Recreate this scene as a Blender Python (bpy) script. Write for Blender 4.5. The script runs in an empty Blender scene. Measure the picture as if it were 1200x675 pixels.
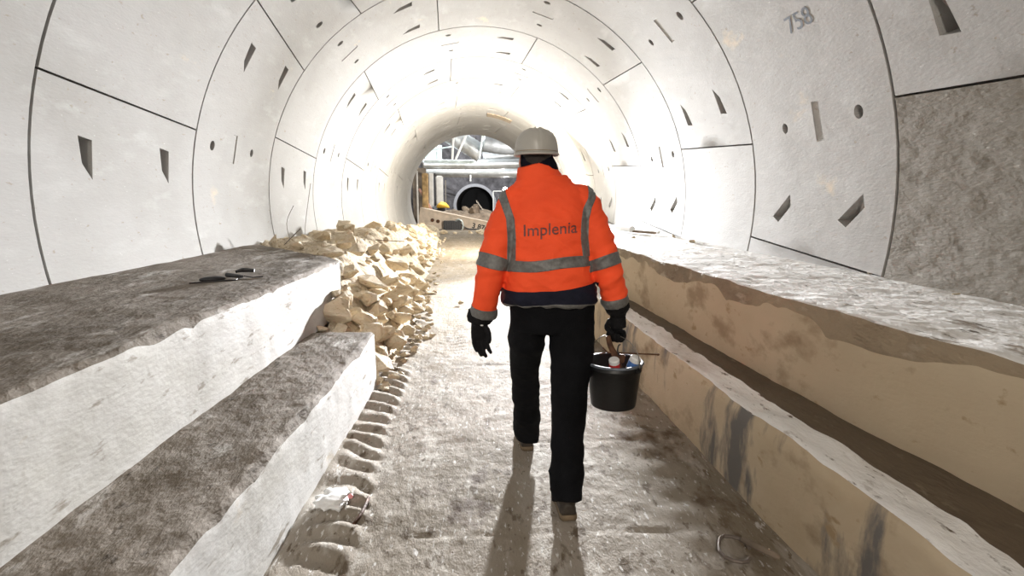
import bpy, bmesh, math, random
from mathutils import Vector, Matrix, Quaternion, noise
from mathutils.geometry import delaunay_2d_cdt
from mathutils.bvhtree import BVHTree
from bisect import bisect_right
S = bpy.context.scene
C = S.collection
PI = math.pi
rad = math.radians
rnd = random.Random(7)

# ------------------------------------------------------------------ camera
CAMZ = 1.47
FPX = 667.0
pitch = math.atan(105.5 / FPX)
yaw = math.atan(25.0 / (FPX / math.cos(pitch)))
Fv = Vector((math.sin(yaw) * math.cos(pitch), math.cos(yaw) * math.cos(pitch), -math.sin(pitch)))
Rv = Fv.cross(Vector((0, 0, 1))).normalized()
Uv = Rv.cross(Fv)
CAM = Vector((0, 0, CAMZ))
cd = bpy.data.cameras.new('camera')
cd.sensor_width = 36.0
cd.lens = FPX / 1200 * 36
cd.clip_start = 0.05
cd.clip_end = 200
cam = bpy.data.objects.new('camera', cd)
C.objects.link(cam)
M3 = Matrix((Rv, Uv, -Fv)).transposed()
cam.matrix_world = Matrix.Translation(CAM) @ M3.to_4x4()
S.camera = cam
cd.dof.use_dof = False


def at(x, y, Y):
    """place in the tunnel whose distance along the axis is Y, seen in direction (x, y)"""
    d = Fv + Rv * ((x - 600) / FPX) + Uv * ((337.5 - y) / FPX)
    return CAM + d * (Y / d.y)


# ------------------------------------------------------------------ helpers
def lerp_table(t, v):
    if v <= t[0][0]:
        return t[0][1]
    if v >= t[-1][0]:
        return t[-1][1]
    i = bisect_right([p[0] for p in t], v) - 1
    a, b = t[i], t[i + 1]
    k = (v - a[0]) / (b[0] - a[0])
    return a[1] + (b[1] - a[1]) * k


def smooth(a, b, x):
    t = max(0.0, min(1.0, (x - a) / (b - a)))
    return t * t * (3 - 2 * t)


def nz(x, y, z=0.0):
    return noise.noise(Vector((x, y, z)))


def fbm(x, y, z=0.0, o=4):
    return noise.fractal(Vector((x, y, z)), 1.0, 2.0, o)


def link_mesh(name, verts, faces, mat=None, parent=None, smooth_shade=False):
    me = bpy.data.meshes.new(name)
    me.from_pydata([tuple(v) for v in verts], [], [tuple(f) for f in faces])
    me.update()
    if smooth_shade:
        me.polygons.foreach_set('use_smooth', [True] * len(me.polygons))
    if mat:
        me.materials.append(mat)
    o = bpy.data.objects.new(name, me)
    C.objects.link(o)
    if parent:
        o.parent = parent
        o.matrix_parent_inverse = Matrix.Identity(4)
        o.location = -parent.location if parent.rotation_euler.to_quaternion().angle == 0 else o.location
    return o


def link_bm(name, bm, mat=None, parent=None, smooth_shade=False):
    bmesh.ops.recalc_face_normals(bm, faces=bm.faces)
    me = bpy.data.meshes.new(name)
    bm.to_mesh(me)
    bm.free()
    if smooth_shade:
        me.polygons.foreach_set('use_smooth', [True] * len(me.polygons))
    if mat:
        me.materials.append(mat)
    o = bpy.data.objects.new(name, me)
    C.objects.link(o)
    if parent:
        o.parent = parent
        o.location = -parent.location
    return o


def tag(o, label=None, cat=None, group=None, kind=None):
    if label:
        o['label'] = label
    if cat:
        o['category'] = cat
    if group:
        o['group'] = group
    if kind:
        o['kind'] = kind
    return o


def empty(name, loc, label, cat, group=None):
    o = bpy.data.objects.new(name, None)
    o.empty_display_size = 0.1
    o.location = loc
    C.objects.link(o)
    return tag(o, label, cat, group)


def frame_of(d, up=Vector((0, 0, 1))):
    d = d.normalized()
    if abs(d.dot(up)) > 0.95:
        up = Vector((0, 1, 0))
    a = d.cross(up).normalized()
    b = a.cross(d)
    return a, b


def tube(bm, pts, r, n=10, cap=True, ry=None):
    """tube along points; r number or list; fixed frame carried along"""
    pts = [Vector(p) for p in pts]
    rs = r if isinstance(r, (list, tuple)) else [r] * len(pts)
    rows = []
    a = None
    for i, p in enumerate(pts):
        d = (pts[min(i + 1, len(pts) - 1)] - pts[max(i - 1, 0)]).normalized()
        if a is None:
            a, b = frame_of(d)
        else:
            a = (a - d * a.dot(d)).normalized()
            b = a.cross(d)
        q = ry[i] if ry else rs[i]
        rows.append([bm.verts.new(p + a * math.cos(2 * PI * k / n) * rs[i] + b * math.sin(2 * PI * k / n) * q) for k in range(n)])
    for i in range(len(rows) - 1):
        for k in range(n):
            bm.faces.new((rows[i][k], rows[i][(k + 1) % n], rows[i + 1][(k + 1) % n], rows[i + 1][k]))
    if cap:
        bm.faces.new(rows[0][::-1])
        bm.faces.new(rows[-1])


def box(bm, c, s, rot=None, bev=0.0):
    c = Vector(c)
    vs = []
    for x in (-.5, .5):
        for y in (-.5, .5):
            for z in (-.5, .5):
                v = Vector((x * s[0], y * s[1], z * s[2]))
                if rot is not None:
                    v = rot @ v
                vs.append(bm.verts.new(c + v))
    fs = [(0, 1, 3, 2), (4, 6, 7, 5), (0, 4, 5, 1), (2, 3, 7, 6), (0, 2, 6, 4), (1, 5, 7, 3)]
    faces = [bm.faces.new([vs[i] for i in f]) for f in fs]
    if bev:
        es = set(e for f in faces for e in f.edges)
        bmesh.ops.bevel(bm, geom=list(es), offset=bev, segments=2, affect='EDGES')


def lathe(bm, prof, c=(0, 0, 0), n=32, close=False):
    c = Vector(c)
    rows = []
    for r, z in prof:
        if r < 1e-5:
            rows.append([bm.verts.new(c + Vector((0, 0, z)))])
        else:
            rows.append([bm.verts.new(c + Vector((r * math.cos(2 * PI * k / n), r * math.sin(2 * PI * k / n), z))) for k in range(n)])
    for a, b in zip(rows, rows[1:]):
        for k in range(n):
            k2 = (k + 1) % n
            f = []
            if len(a) == 1:
                f = [a[0], b[k2], b[k]]
            elif len(b) == 1:
                f = [a[k], a[k2], b[0]]
            else:
                f = [a[k], a[k2], b[k2], b[k]]
            bm.faces.new(f)


def ellipse_loft(bm, rings, n=28, p=2.0):
    """rings: (cx, cy, z, rx, ry) horizontal"""
    rows = []
    for cx_, cy_, z, rx, ry in rings:
        row = []
        for k in range(n):
            t = 2 * PI * k / n
            c, s = math.cos(t), math.sin(t)
            e = 2.0 / p
            row.append(bm.verts.new((cx_ + rx * math.copysign(abs(c) ** e, c), cy_ + ry * math.copysign(abs(s) ** e, s), z)))
        rows.append(row)
    for a, b in zip(rows, rows[1:]):
        for k in range(n):
            bm.faces.new((a[k], a[(k + 1) % n], b[(k + 1) % n], b[k]))
    bm.faces.new(rows[0][::-1])
    bm.faces.new(rows[-1])


def remeshed(bm, voxel, iters=2, fac=0.5):
    """join overlapping closed shapes into one skin and return verts, faces, normals"""
    bmesh.ops.recalc_face_normals(bm, faces=bm.faces)
    me = bpy.data.meshes.new('join')
    bm.to_mesh(me)
    bm.free()
    o = bpy.data.objects.new('join', me)
    C.objects.link(o)
    m = o.modifiers.new('r', 'REMESH')
    m.mode = 'VOXEL'
    m.voxel_size = voxel
    m.adaptivity = 0.0
    if iters:
        s = o.modifiers.new('s', 'SMOOTH')
        s.factor = fac
        s.iterations = iters
    dg = bpy.context.evaluated_depsgraph_get()
    ev = o.evaluated_get(dg)
    m2 = ev.to_mesh()
    vs = [v.co.copy() for v in m2.vertices]
    ns = [v.normal.copy() for v in m2.vertices]
    fs = [tuple(p.vertices) for p in m2.polygons]
    ev.to_mesh_clear()
    bpy.data.objects.remove(o)
    bpy.data.meshes.remove(me)
    return vs, fs, ns


def clip_patch(vs, fs, ns, fields, off):
    """the patch of a surface where every field is > 0, raised by off, with its rim turned down"""
    out_v, out_n, out_f = [], [], []
    key = {}

    def add(v, n):
        k = (round(v.x, 5), round(v.y, 5), round(v.z, 5))
        if k not in key:
            key[k] = len(out_v)
            out_v.append(v)
            out_n.append(n)
        return key[k]
    for f in fs:
        poly = [(vs[i], ns[i], [fl[i] for fl in fields]) for i in f]
        if any(all(p[2][k] <= 0 for p in poly) for k in range(len(fields))):
            continue
        for k in range(len(fields)):
            res = []
            for a, b in zip(poly, poly[1:] + poly[:1]):
                fa, fb = a[2][k], b[2][k]
                if fa > 0:
                    res.append(a)
                if (fa > 0) != (fb > 0):
                    t = fa / (fa - fb)
                    res.append((a[0].lerp(b[0], t), a[1].lerp(b[1], t), [x + (y - x) * t for x, y in zip(a[2], b[2])]))
            poly = res
            if len(poly) < 3:
                break
        if len(poly) < 3:
            continue
        ids = []
        for p in poly:
            i = add(p[0], p[1])
            if not ids or ids[-1] != i:
                ids.append(i)
        if ids[0] == ids[-1]:
            ids.pop()
        if len(set(ids)) == len(ids) and len(ids) >= 3:
            out_f.append(tuple(ids))
    top = [v + n * off for v, n in zip(out_v, out_n)]
    ec = {}
    for f in out_f:
        for a, b in zip(f, f[1:] + f[:1]):
            ec[(a, b)] = ec.get((a, b), 0) + 1
    m = len(top)
    low = [v - n * 0.002 for v, n in zip(out_v, out_n)]
    faces = list(out_f)
    for (a, b) in ec:
        if (b, a) not in ec:
            faces.append((b, a, a + m, b + m))
    return top + low, faces


# ------------------------------------------------------------------ materials
def mat(name):
    m = bpy.data.materials.new(name)
    m.use_nodes = True
    nt = m.node_tree
    b = nt.nodes['Principled BSDF']
    return m, nt, b


def simple(name, col, rough=0.6, metal=0.0, var=0.12, scale=12.0, bump=0.15, bscale=60.0, spec=0.5, coat=0.0):
    m, nt, b = mat(name)
    N = nt.nodes
    L = nt.links
    tc = N.new('ShaderNodeTexCoord')
    n1 = N.new('ShaderNodeTexNoise')
    n1.inputs['Scale'].default_value = scale
    n1.inputs['Detail'].default_value = 6
    L.new(tc.outputs['Object'], n1.inputs['Vector'])
    r = N.new('ShaderNodeValToRGB')
    r.color_ramp.elements[0].position = 0.3
    r.color_ramp.elements[1].position = 0.7
    r.color_ramp.elements[0].color = tuple(c * (1 - var) for c in col) + (1,)
    r.color_ramp.elements[1].color = tuple(min(1, c * (1 + var)) for c in col) + (1,)
    L.new(n1.outputs['Fac'], r.inputs['Fac'])
    L.new(r.outputs['Color'], b.inputs['Base Color'])
    n2 = N.new('ShaderNodeTexNoise')
    n2.inputs['Scale'].default_value = bscale
    n2.inputs['Detail'].default_value = 5
    L.new(tc.outputs['Object'], n2.inputs['Vector'])
    bp = N.new('ShaderNodeBump')
    bp.inputs['Strength'].default_value = bump
    bp.inputs['Distance'].default_value = 0.01
    L.new(n2.outputs['Fac'], bp.inputs['Height'])
    L.new(bp.outputs['Normal'], b.inputs['Normal'])
    b.inputs['Roughness'].default_value = rough
    b.inputs['Metallic'].default_value = metal
    b.inputs['Specular IOR Level'].default_value = spec
    b.inputs['Coat Weight'].default_value = coat
    return m


def layered(name, base, layers, rough=0.85, bumps=((30, .3, .01),), stretch=(1, 1, 1)):
    """base colour with noise layers: (scale, lo, hi, colour, stretch, seed)"""
    m, nt, b = mat(name)
    N = nt.nodes
    L = nt.links
    tc = N.new('ShaderNodeTexCoord')
    col = N.new('ShaderNodeRGB')
    col.outputs[0].default_value = tuple(base) + (1,)
    cur = col.outputs[0]
    for sc, lo, hi, c, st, seed in layers:
        mp = N.new('ShaderNodeMapping')
        mp.inputs['Scale'].default_value = st
        mp.inputs['Location'].default_value = (seed, seed * 1.7, seed * 0.6)
        L.new(tc.outputs['Object'], mp.inputs['Vector'])
        n = N.new('ShaderNodeTexNoise')
        n.inputs['Scale'].default_value = sc
        n.inputs['Detail'].default_value = 8
        n.inputs['Roughness'].default_value = 0.6
        L.new(mp.outputs['Vector'], n.inputs['Vector'])
        r = N.new('ShaderNodeMapRange')
        r.inputs['From Min'].default_value = lo
        r.inputs['From Max'].default_value = hi
        r.clamp = True
        L.new(n.outputs['Fac'], r.inputs['Value'])
        mx = N.new('ShaderNodeMix')
        mx.data_type = 'RGBA'
        L.new(r.outputs['Result'], mx.inputs['Factor'])
        L.new(cur, mx.inputs['A'])
        mx.inputs['B'].default_value = tuple(c) + (1,)
        cur = mx.outputs['Result']
    L.new(cur, b.inputs['Base Color'])
    prev = None
    for sc, st, dist in bumps:
        n = N.new('ShaderNodeTexNoise')
        n.inputs['Scale'].default_value = sc
        n.inputs['Detail'].default_value = 8
        mp = N.new('ShaderNodeMapping')
        mp.inputs['Scale'].default_value = stretch
        L.new(tc.outputs['Object'], mp.inputs['Vector'])
        L.new(mp.outputs['Vector'], n.inputs['Vector'])
        bp = N.new('ShaderNodeBump')
        bp.inputs['Strength'].default_value = st
        bp.inputs['Distance'].default_value = dist
        L.new(n.outputs['Fac'], bp.inputs['Height'])
        if prev:
            L.new(prev, bp.inputs['Normal'])
        prev = bp.outputs['Normal']
    L.new(prev, b.inputs['Normal'])
    b.inputs['Roughness'].default_value = rough
    b.inputs['Specular IOR Level'].default_value = 0.3
    return m, nt, b, cur, tc


ST = (1, .35, 1)
M_lining = layered('precast_concrete', (.38, .37, .355), [
    (0.8, .45, .75, (.30, .29, .265), (1, .7, 1), 1),
    (5, .56, .74, (.425, .42, .405), ST, 4),
    (26, .64, .70, (.30, .27, .22), (1, .45, 1), 9),
    (60, .67, .73, (.55, .54, .53), ST, 3),
    (2.4, .66, .74, (.52, .44, .33), (1, .5, 1), 12)], 0.8, ((9, .25, .02), (70, .3, .006)), ST)[0]
# right hand wall of the nearest rings is stained by a rough brown deposit
M_lining_dirty = layered('stained_concrete', (.225, .205, .172), [
    (.7, .42, .66, (.15, .13, .098), (1, .6, 1), 31),
    (9, .58, .72, (.11, .09, .062), (1, .6, 1), 17),
    (24, .64, .72, (.42, .40, .35), ST, 5)], 0.85, ((12, .6, .03), (70, .4, .008)), ST)[0]
M_joint = simple('joint_gasket', (.10, .095, .085), .9, 0, .3, 20)
M_stone_l = layered('dusty_concrete_left', (.20, .17, .138), [
    (2.0, .45, .62, (.12, .096, .07), (1, .45, 1), 2),
    (9, .56, .70, (.40, .38, .35), (1, .3, 1), 6),
    (22, .60, .70, (.065, .05, .035), (1, .4, 1), 8),
    (5, .64, .72, (.15, .115, .08), (1, .5, 1), 14)], .9, ((5, .7, .05), (28, .6, .02), (110, .5, .006)), (1, .5, 1))[0]
M_face_l = layered('cast_concrete_face', (.52, .51, .49), [
    (1.6, .45, .7, (.42, .40, .36), (1, .4, 1), 3),
    (12, .60, .68, (.25, .22, .18), (1, .4, 1.6), 7),
    (4, .66, .72, (.42, .36, .28), (1, .5, 1), 21)], .8, ((14, .3, .02), (70, .3, .006)), (1, .5, 1))[0]
M_face_r = layered('cream_concrete_face', (.52, .43, .31), [
    (1.2, .4, .7, (.40, .31, .20), (1, .6, 1), 3),
    (2.6, .54, .66, (.24, .175, .11), (1, .6, 1), 41),
    (1.7, .535, .61, (.15, .14, .13), (1.1, 1.5, .5), 27),
    (11, .62, .70, (.33, .24, .14), (1, .5, 1), 7)], .8, ((14, .3, .02), (70, .3, .006)), (1, .5, 1))[0]
M_face_r2 = layered('cream_concrete_step', (.50, .41, .29), [
    (1.2, .4, .7, (.42, .33, .22), (1, .6, 1), 3),
    (3.0, .58, .68, (.30, .225, .145), (1, .6, 1), 43),
    (11, .62, .70, (.33, .24, .14), (1, .5, 1), 7)], .8, ((14, .3, .02), (70, .3, .006)), (1, .5, 1))[0]
M_white_top = layered('white_ledge_top', (.76, .745, .72), [  # white with brown flecks, for the right ledge tops
    (3.2, .50, .66, (.54, .50, .45), (1, .35, 1), 2),
    (9, .59, .68, (.26, .21, .16), (1, .35, 1), 5),
    (20, .60, .68, (.13, .10, .07), (1, .4, 1), 11)], .9, ((6, .7, .05), (30, .6, .02), (110, .5, .006)), (1, .5, 1))[0]
M_lip = layered('rough_brown_edge', (.30, .235, .16), [
    (3, .45, .65, (.19, .145, .10), (1, .5, 1), 2),
    (12, .55, .68, (.40, .34, .26), (1, .4, 1), 5)], .9, ((8, .9, .05), (40, .6, .015)), (1, .5, 1))[0]
M_tread = layered('brown_tread', (.115, .085, .055), [
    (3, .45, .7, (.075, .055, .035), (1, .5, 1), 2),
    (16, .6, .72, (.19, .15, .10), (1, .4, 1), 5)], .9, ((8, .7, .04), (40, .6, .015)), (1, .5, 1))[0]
M_floor, nt_, b_, cur_, tc_ = layered('trodden_floor', (.31, .275, .23), [
    (1.5, .48, .66, (.20, .165, .12), (1, .45, 1), 2),
    (5, .54, .67, (.46, .43, .385), (1.3, .35, 1), 16),
    (13, .56, .64, (.13, .10, .07), (1.1, .40, 1), 6),
    (45, .60, .66, (.60, .585, .56), (1, .3, 1), 3),
    (30, .62, .67, (.13, .10, .07), (1, .4, 1), 23),
    (2.6, .61, .68, (.085, .055, .035), (1, .7, 1), 13)], .9, ((9, .4, .02), (40, .5, .012), (140, .5, .005)), (1, .5, 1))
# pale limestone sand trodden over the middle stretch of the walkway
sx_ = nt_.nodes.new('ShaderNodeSeparateXYZ')
nt_.links.new(tc_.outputs['Object'], sx_.inputs[0])
mr_ = nt_.nodes.new('ShaderNodeMapRange')
mr_.inputs['From Min'].default_value = 2.6
mr_.inputs['From Max'].default_value = 6.5
nt_.links.new(sx_.outputs['Y'], mr_.inputs['Value'])
ns_ = nt_.nodes.new('ShaderNodeTexNoise')
ns_.inputs['Scale'].default_value = 4
ns_.inputs['Detail'].default_value = 8
nt_.links.new(tc_.outputs['Object'], ns_.inputs['Vector'])
ad_ = nt_.nodes.new('ShaderNodeMath')
ad_.operation = 'MULTIPLY_ADD'
nt_.links.new(ns_.outputs['Fac'], ad_.inputs[0])
ad_.inputs[1].default_value = 2.2
ad_.inputs[2].default_value = -1.55
a2_ = nt_.nodes.new('ShaderNodeMath')
a2_.operation = 'ADD'
a2_.use_clamp = True
nt_.links.new(ad_.outputs[0], a2_.inputs[0])
nt_.links.new(mr_.outputs[0], a2_.inputs[1])
mx_ = nt_.nodes.new('ShaderNodeMix')
mx_.data_type = 'RGBA'
nt_.links.new(a2_.outputs[0], mx_.inputs['Factor'])
nt_.links.new(cur_, mx_.inputs['A'])
mx_.inputs['B'].default_value = (.25, .197, .13, 1)
# right ledge's shadow painted as a brown strip, with some mud in it
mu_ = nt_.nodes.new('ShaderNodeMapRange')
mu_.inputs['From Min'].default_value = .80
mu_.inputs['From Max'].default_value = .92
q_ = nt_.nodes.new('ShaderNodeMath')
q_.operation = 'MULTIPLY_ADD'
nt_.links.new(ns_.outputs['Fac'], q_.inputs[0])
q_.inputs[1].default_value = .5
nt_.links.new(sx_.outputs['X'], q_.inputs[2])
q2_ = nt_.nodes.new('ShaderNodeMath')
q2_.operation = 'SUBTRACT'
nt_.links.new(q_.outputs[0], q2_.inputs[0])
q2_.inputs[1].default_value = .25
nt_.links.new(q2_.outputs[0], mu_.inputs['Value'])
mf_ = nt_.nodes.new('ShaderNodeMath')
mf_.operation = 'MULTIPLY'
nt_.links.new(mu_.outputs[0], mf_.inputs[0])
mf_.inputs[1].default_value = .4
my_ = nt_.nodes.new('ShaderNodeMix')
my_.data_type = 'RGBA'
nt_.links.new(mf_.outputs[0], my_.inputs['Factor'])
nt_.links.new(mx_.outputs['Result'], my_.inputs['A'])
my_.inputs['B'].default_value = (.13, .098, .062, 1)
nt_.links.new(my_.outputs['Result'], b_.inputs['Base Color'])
M_rock = layered('broken_limestone', (.56, .46, .32), [
    (3, .45, .65, (.64, .56, .43), (1, 1, 1), 2),
    (10, .58, .68, (.36, .26, .16), (1, 1, 1), 6)], .85, ((10, .5, .03), (45, .5, .012)))[0]
M_gravel = layered('crushed_limestone', (.50, .41, .29), [
    (6, .45, .62, (.62, .54, .41), (1, 1, 1), 2),
    (24, .54, .64, (.30, .22, .14), (1, 1, 1), 6)], .9, ((12, .9, .06), (45, .8, .02)))[0]
M_orange = simple('orange_fabric', (.97, .095, .028), .75, 0, .10, 5, .25, 160, .25)
M_navy = simple('navy_fabric', (.010, .011, .022), .8, 0, .3, 9, .3, 160, .2)
M_reflect = simple('grey_reflective_tape', (.15, .148, .142), .45, .15, .22, 70, .25, 300, .5)
M_print = simple('grey_print', (.17, .05, .04), .6, 0, .12, 60, .1, 200)
M_black = simple('black_fabric', (.0045, .0048, .006), .85, 0, .4, 8, .4, 180, .12)
M_glove = simple('black_glove', (.006, .006, .007), .75, 0, .5, 20, .4, 200, .2)
M_boot = simple('work_boot_leather', (.035, .026, .018), .6, 0, .4, 20, .3, 90)
M_sole = simple('boot_sole', (.16, .115, .07), .8, 0, .3, 30)
M_helmet = simple('grey_white_helmet', (.40, .385, .35), .42, 0, .06, 10, .05, 60, .5)
M_skin = simple('skin', (.50, .22, .15), .5, 0, .12, 18, .1, 140)
M_hair = simple('dark_hair', (.02, .015, .012), .6, 0, .4, 40, .5, 300)
M_bucket = simple('black_plastic', (.006, .006, .007), .45, 0, .3, 9, .08, 60, .5)
M_bucketrim = simple('grey_plastic_rim', (.10, .115, .14), .4, 0, .5, 30, .1, 60, .5)
M_steel = simple('dull_steel', (.22, .20, .18), .45, .8, .3, 30)
M_rust = simple('rusty_iron', (.10, .045, .022), .7, .3, .5, 25, .3)
M_duct = simple('silver_duct_foil', (.62, .64, .65), .35, .55, .16, 3, .5, 9)
M_galv = simple('galvanised_steel', (.50, .56, .55), .5, .4, .2, 8)
M_cavern = simple('dark_rock', (.085, .080, .085), .9, 0, .5, 2.5, .8, 5)
M_concrete_w = simple('pale_concrete', (.62, .60, .57), .85, 0, .15, 3, .3, 20)
M_beam = simple('dusty_cream_paint', (.60, .50, .40), .7, 0, .18, 4, .2, 20)
M_yellow = simple('yellow_tarpaulin', (.80, .50, .06), .6, 0, .15, 6)
M_darkrubble = simple('grey_brown_rock', (.20, .155, .115), .9, 0, .45, 4, .7, 12)
M_pinkwood = simple('pinkish_timber', (.60, .33, .26), .75, 0, .2, 10)
M_blackplastic = simple('black_casing', (.02, .02, .022), .5, 0, .3, 12)
M_white = simple('white_plastic', (.75, .75, .74), .45, 0, .05, 10)
M_red = simple('red_print', (.55, .03, .03), .5, 0, .08, 10)
M_blue = simple('blue_print', (.06, .16, .42), .5, 0, .08, 10)
M_pink = simple('pink_plastic', (.75, .30, .32), .5, 0, .1, 10)
M_markpaint = simple('dark_stencil_paint', (.085, .10, .12), .8, 0, .4, 40)
M_faintpaint = simple('faint_stencil_paint', (.42, .44, .47), .8, 0, .25, 40)
M_wire = simple('thin_wire', (.16, .13, .11), .6, .4, .2, 10)
M_brownplate = simple('brown_plate', (.30, .24, .17), .8, 0, .4, 14)


def emit(name, col, s):
    m, nt, b = mat(name)
    b.inputs['Base Color'].default_value = (.8, .8, .8, 1)
    b.inputs['Emission Color'].default_value = tuple(col) + (1,)
    b.inputs['Emission Strength'].default_value = s
    return m


M_lamp = emit('lit_lamp', (1, .97, .92), 25)

# ------------------------------------------------------------------ tunnel lining
R = 2.78
CZ = 1.42


def cx(Y):
    return -0.08 - (0.00103 * Y * Y if Y > 0 else 0)


RING0 = 3.72          # joint between the first and second ring in view
W = 2.0
FIRST, LAST = -4, 10  # ring k runs from RING0 + (k-1)*W ... ; k=0 is the nearest one in view
ENDY = RING0 + LAST * W + W


def on_lining(u, Y, r):
    """u = angle in radians"""
    return Vector((cx(Y) + r * math.cos(u), Y, CZ + r * math.sin(u)))


def pip(x, y, poly):
    c = False
    for (x1, y1), (x2, y2) in zip(poly, poly[1:] + poly[:1]):
        if (y1 > y) != (y2 > y) and x < (x2 - x1) * (y - y1) / (y2 - y1) + x1:
            c = not c
    return c


D2M = R * PI / 180


def build_segment(out, ring_y, a0n, a0f, a1n, a1f, holes, dr):
    """one precast segment; angles in degrees (near and far corner), holes: (poly[(u_m, v)], depths[])"""
    g = 0.014
    gr = 0.0075
    n = max(3, int((a1n - a0n) / 3))
    outline = []

    def e0(v):
        return (a0n + (a0f - a0n) * v / W) * D2M + gr

    def e1(v):
        return (a1n + (a1f - a1n) * v / W) * D2M - gr
    v0, v1 = g, W - g
    for i in range(n):
        t = i / n
        outline.append((e0(v0) + (e1(v0) - e0(v0)) * t, v0))
    for i in range(4):
        v = v0 + (v1 - v0) * i / 4
        outline.append((e1(v), v))
    for i in range(n):
        t = 1 - i / n
        outline.append((e0(v1) + (e1(v1) - e0(v1)) * t, v1))
    for i in range(4):
        v = v1 + (v0 - v1) * i / 4
        outline.append((e0(v), v))
    pts = list(outline)
    edges = [(i, (i + 1) % len(outline)) for i in range(len(outline))]
    hs = []
    for poly, dep in holes:
        b = len(pts)
        pts += poly
        edges += [(b + i, b + (i + 1) % len(poly)) for i in range(len(poly))]
        hs.append((b, poly, dep))
    for i in range(1, n):
        for j in range(1, 5):
            v = v0 + (v1 - v0) * j / 5
            u = e0(v) + (e1(v) - e0(v)) * i / n
            if not any(pip(u + du, v + dv, p) for p, _ in holes for du in (-.03, 0, .03) for dv in (-.03, 0, .03)):
                pts.append((u, v))
    vo, _, fo, _, _, _ = delaunay_2d_cdt([Vector(p) for p in pts], edges, [], 0, 1e-5)
    V, F, SM = out
    base = len(V)
    for v in vo:
        V.append(on_lining(v.x / R, ring_y + v.y, R + dr))
    for f in fo:
        x = sum(vo[i].x for i in f) / len(f)
        y = sum(vo[i].y for i in f) / len(f)
        if not pip(x, y, outline) or any(pip(x, y, p) for p, _ in holes):
            continue
        F.append(tuple(base + i for i in f))
        SM.append(True)
    # segment flanks
    b = len(V)
    for (u, v) in outline:
        V.append(on_lining(u / R, ring_y + v, R + dr))
        V.append(on_lining(u / R, ring_y + v, R + .07))
    m = len(outline)
    for i in range(m):
        j = (i + 1) % m
        F.append((b + 2 * i, b + 2 * j, b + 2 * j + 1, b + 2 * i + 1))
        SM.append(False)
    # pockets
    for _, poly, dep in hs:
        b = len(V)
        m = len(poly)
        for (u, v), d in zip(poly, dep):
            V.append(on_lining(u / R, ring_y + v, R + dr))
        cu = sum(p[0] for p in poly) / m
        cv = sum(p[1] for p in poly) / m
        for (u, v), d in zip(poly, dep):
            k = .93
            V.append(on_lining((cu + (u - cu) * k) / R, ring_y + cv + (v - cv) * k, R + dr + d))
        for i in range(m):
            j = (i + 1) % m
            F.append((b + i, b + j, b + m + j, b + m + i))
            SM.append(False)
        F.append(tuple(b + m + i for i in range(m)))
        SM.append(False)


def pocket(a, v, s):
    """tapered bolt pocket whose deep end is at angle a (deg)"""
    u = a * D2M
    if s == 0:
        poly = [(u - .10, v + .0), (u - .08, v + .145), (u + .20, v + .155), (u + .09, v + .05)]
        return poly, [.16, .16, .012, .03]
    poly = [(u - .10, v + .07), (u - .15, v - .04), (u - .0, v - .23), (u + .10, v - .20)]
    return poly, [.15, .15, .02, .012]


def hole(a, v, r=.05, d=.09):
    u = a * D2M
    n = 16
    return [(u + r * math.cos(2 * PI * i / n), v + r * math.sin(2 * PI * i / n)) for i in range(n)], [d] * n


def recess(a, v):
    u = a * D2M
    return [(u - .16, v - .05), (u - .16, v + .05), (u + .16, v + .05), (u + .16, v - .05)], [.008] * 4


parts = {k: ([], [], []) for k in ('wall_left', 'ceiling', 'wall_right', 'wall_right_near')}
jr = random.Random(3)
for k in range(FIRST, LAST + 2):
    y0 = RING0 + (k - 1) * W
    if y0 > ENDY - W + .01:
        break
    even = (k % 2 == 0)
    if k == 2:
        J = [(-48, -45.5), (12, 14.4), (70, 72.4), (123.4, 122.2), (137.5, 143.4), (204, 206)]
    elif even:
        J = [(-48, -45.5), (12, 14.4), (70, 72.4), (131.8, 135.2), (204, 206)]
    else:
        J = [(-30, -28), (-10, -7), (40.3, 42.8), (101, 103.3), (162.6, 165.6), (210, 212)]
    for (a, b), (c, d) in zip(J, J[1:]):
        hl = []
        lo = a
        wdt = c - a
        side = 1 if (a + 9 < 8) else 0
        if wdt > 25 and a > -20:
            for v in (.42, 1.42):
                p = pocket(a + 9.6, v + (.12 if side else 0), side)
                if a + 9.6 > -20:
                    hl.append(p)
            h0 = a + 30.5
            if a < -5:
                h0 = 13.6
            if a + 30 < 180 and wdt > 35 and not (even and a > 125 and False):
                hv = (.36, 1.36)
                hl.append(hole(h0, hv[0]))
                hl.append(hole(h0, hv[1], .045))
                hl.append(recess(h0, .86))
        elif wdt < 25 and a > 100:
            hl.append(hole(132.2, .45 + 1.0))
            hl.append(hole(132.2, .55))
        mid = (a + c) / 2
        if mid < 48:
            key = 'wall_right_near' if k <= 0 and mid < 20 else 'wall_right'
        elif mid < 128:
            key = 'ceiling'
        else:
            key = 'wall_left'
        if c < -25:
            continue
        build_segment(parts[key], y0, a, b, c, d, hl, jr.uniform(-.0012, .0012))
for key, (V, F, SM) in parts.items():
    nm = 'wall_right' if key.startswith('wall_right') else key
    o = link_mesh(nm, V, F, M_lining_dirty if key == 'wall_right_near' else M_lining)
    o.data.polygons.foreach_set('use_smooth', SM)
    lab = {'wall_left': 'pale precast concrete tunnel lining on the left', 'ceiling': 'pale precast concrete tunnel crown overhead',
           'wall_right': 'pale precast concrete tunnel lining on the right', 'wall_right_near': 'brown stained tunnel lining nearest on the right'}[key]
    tag(o, lab, kind='structure')
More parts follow.
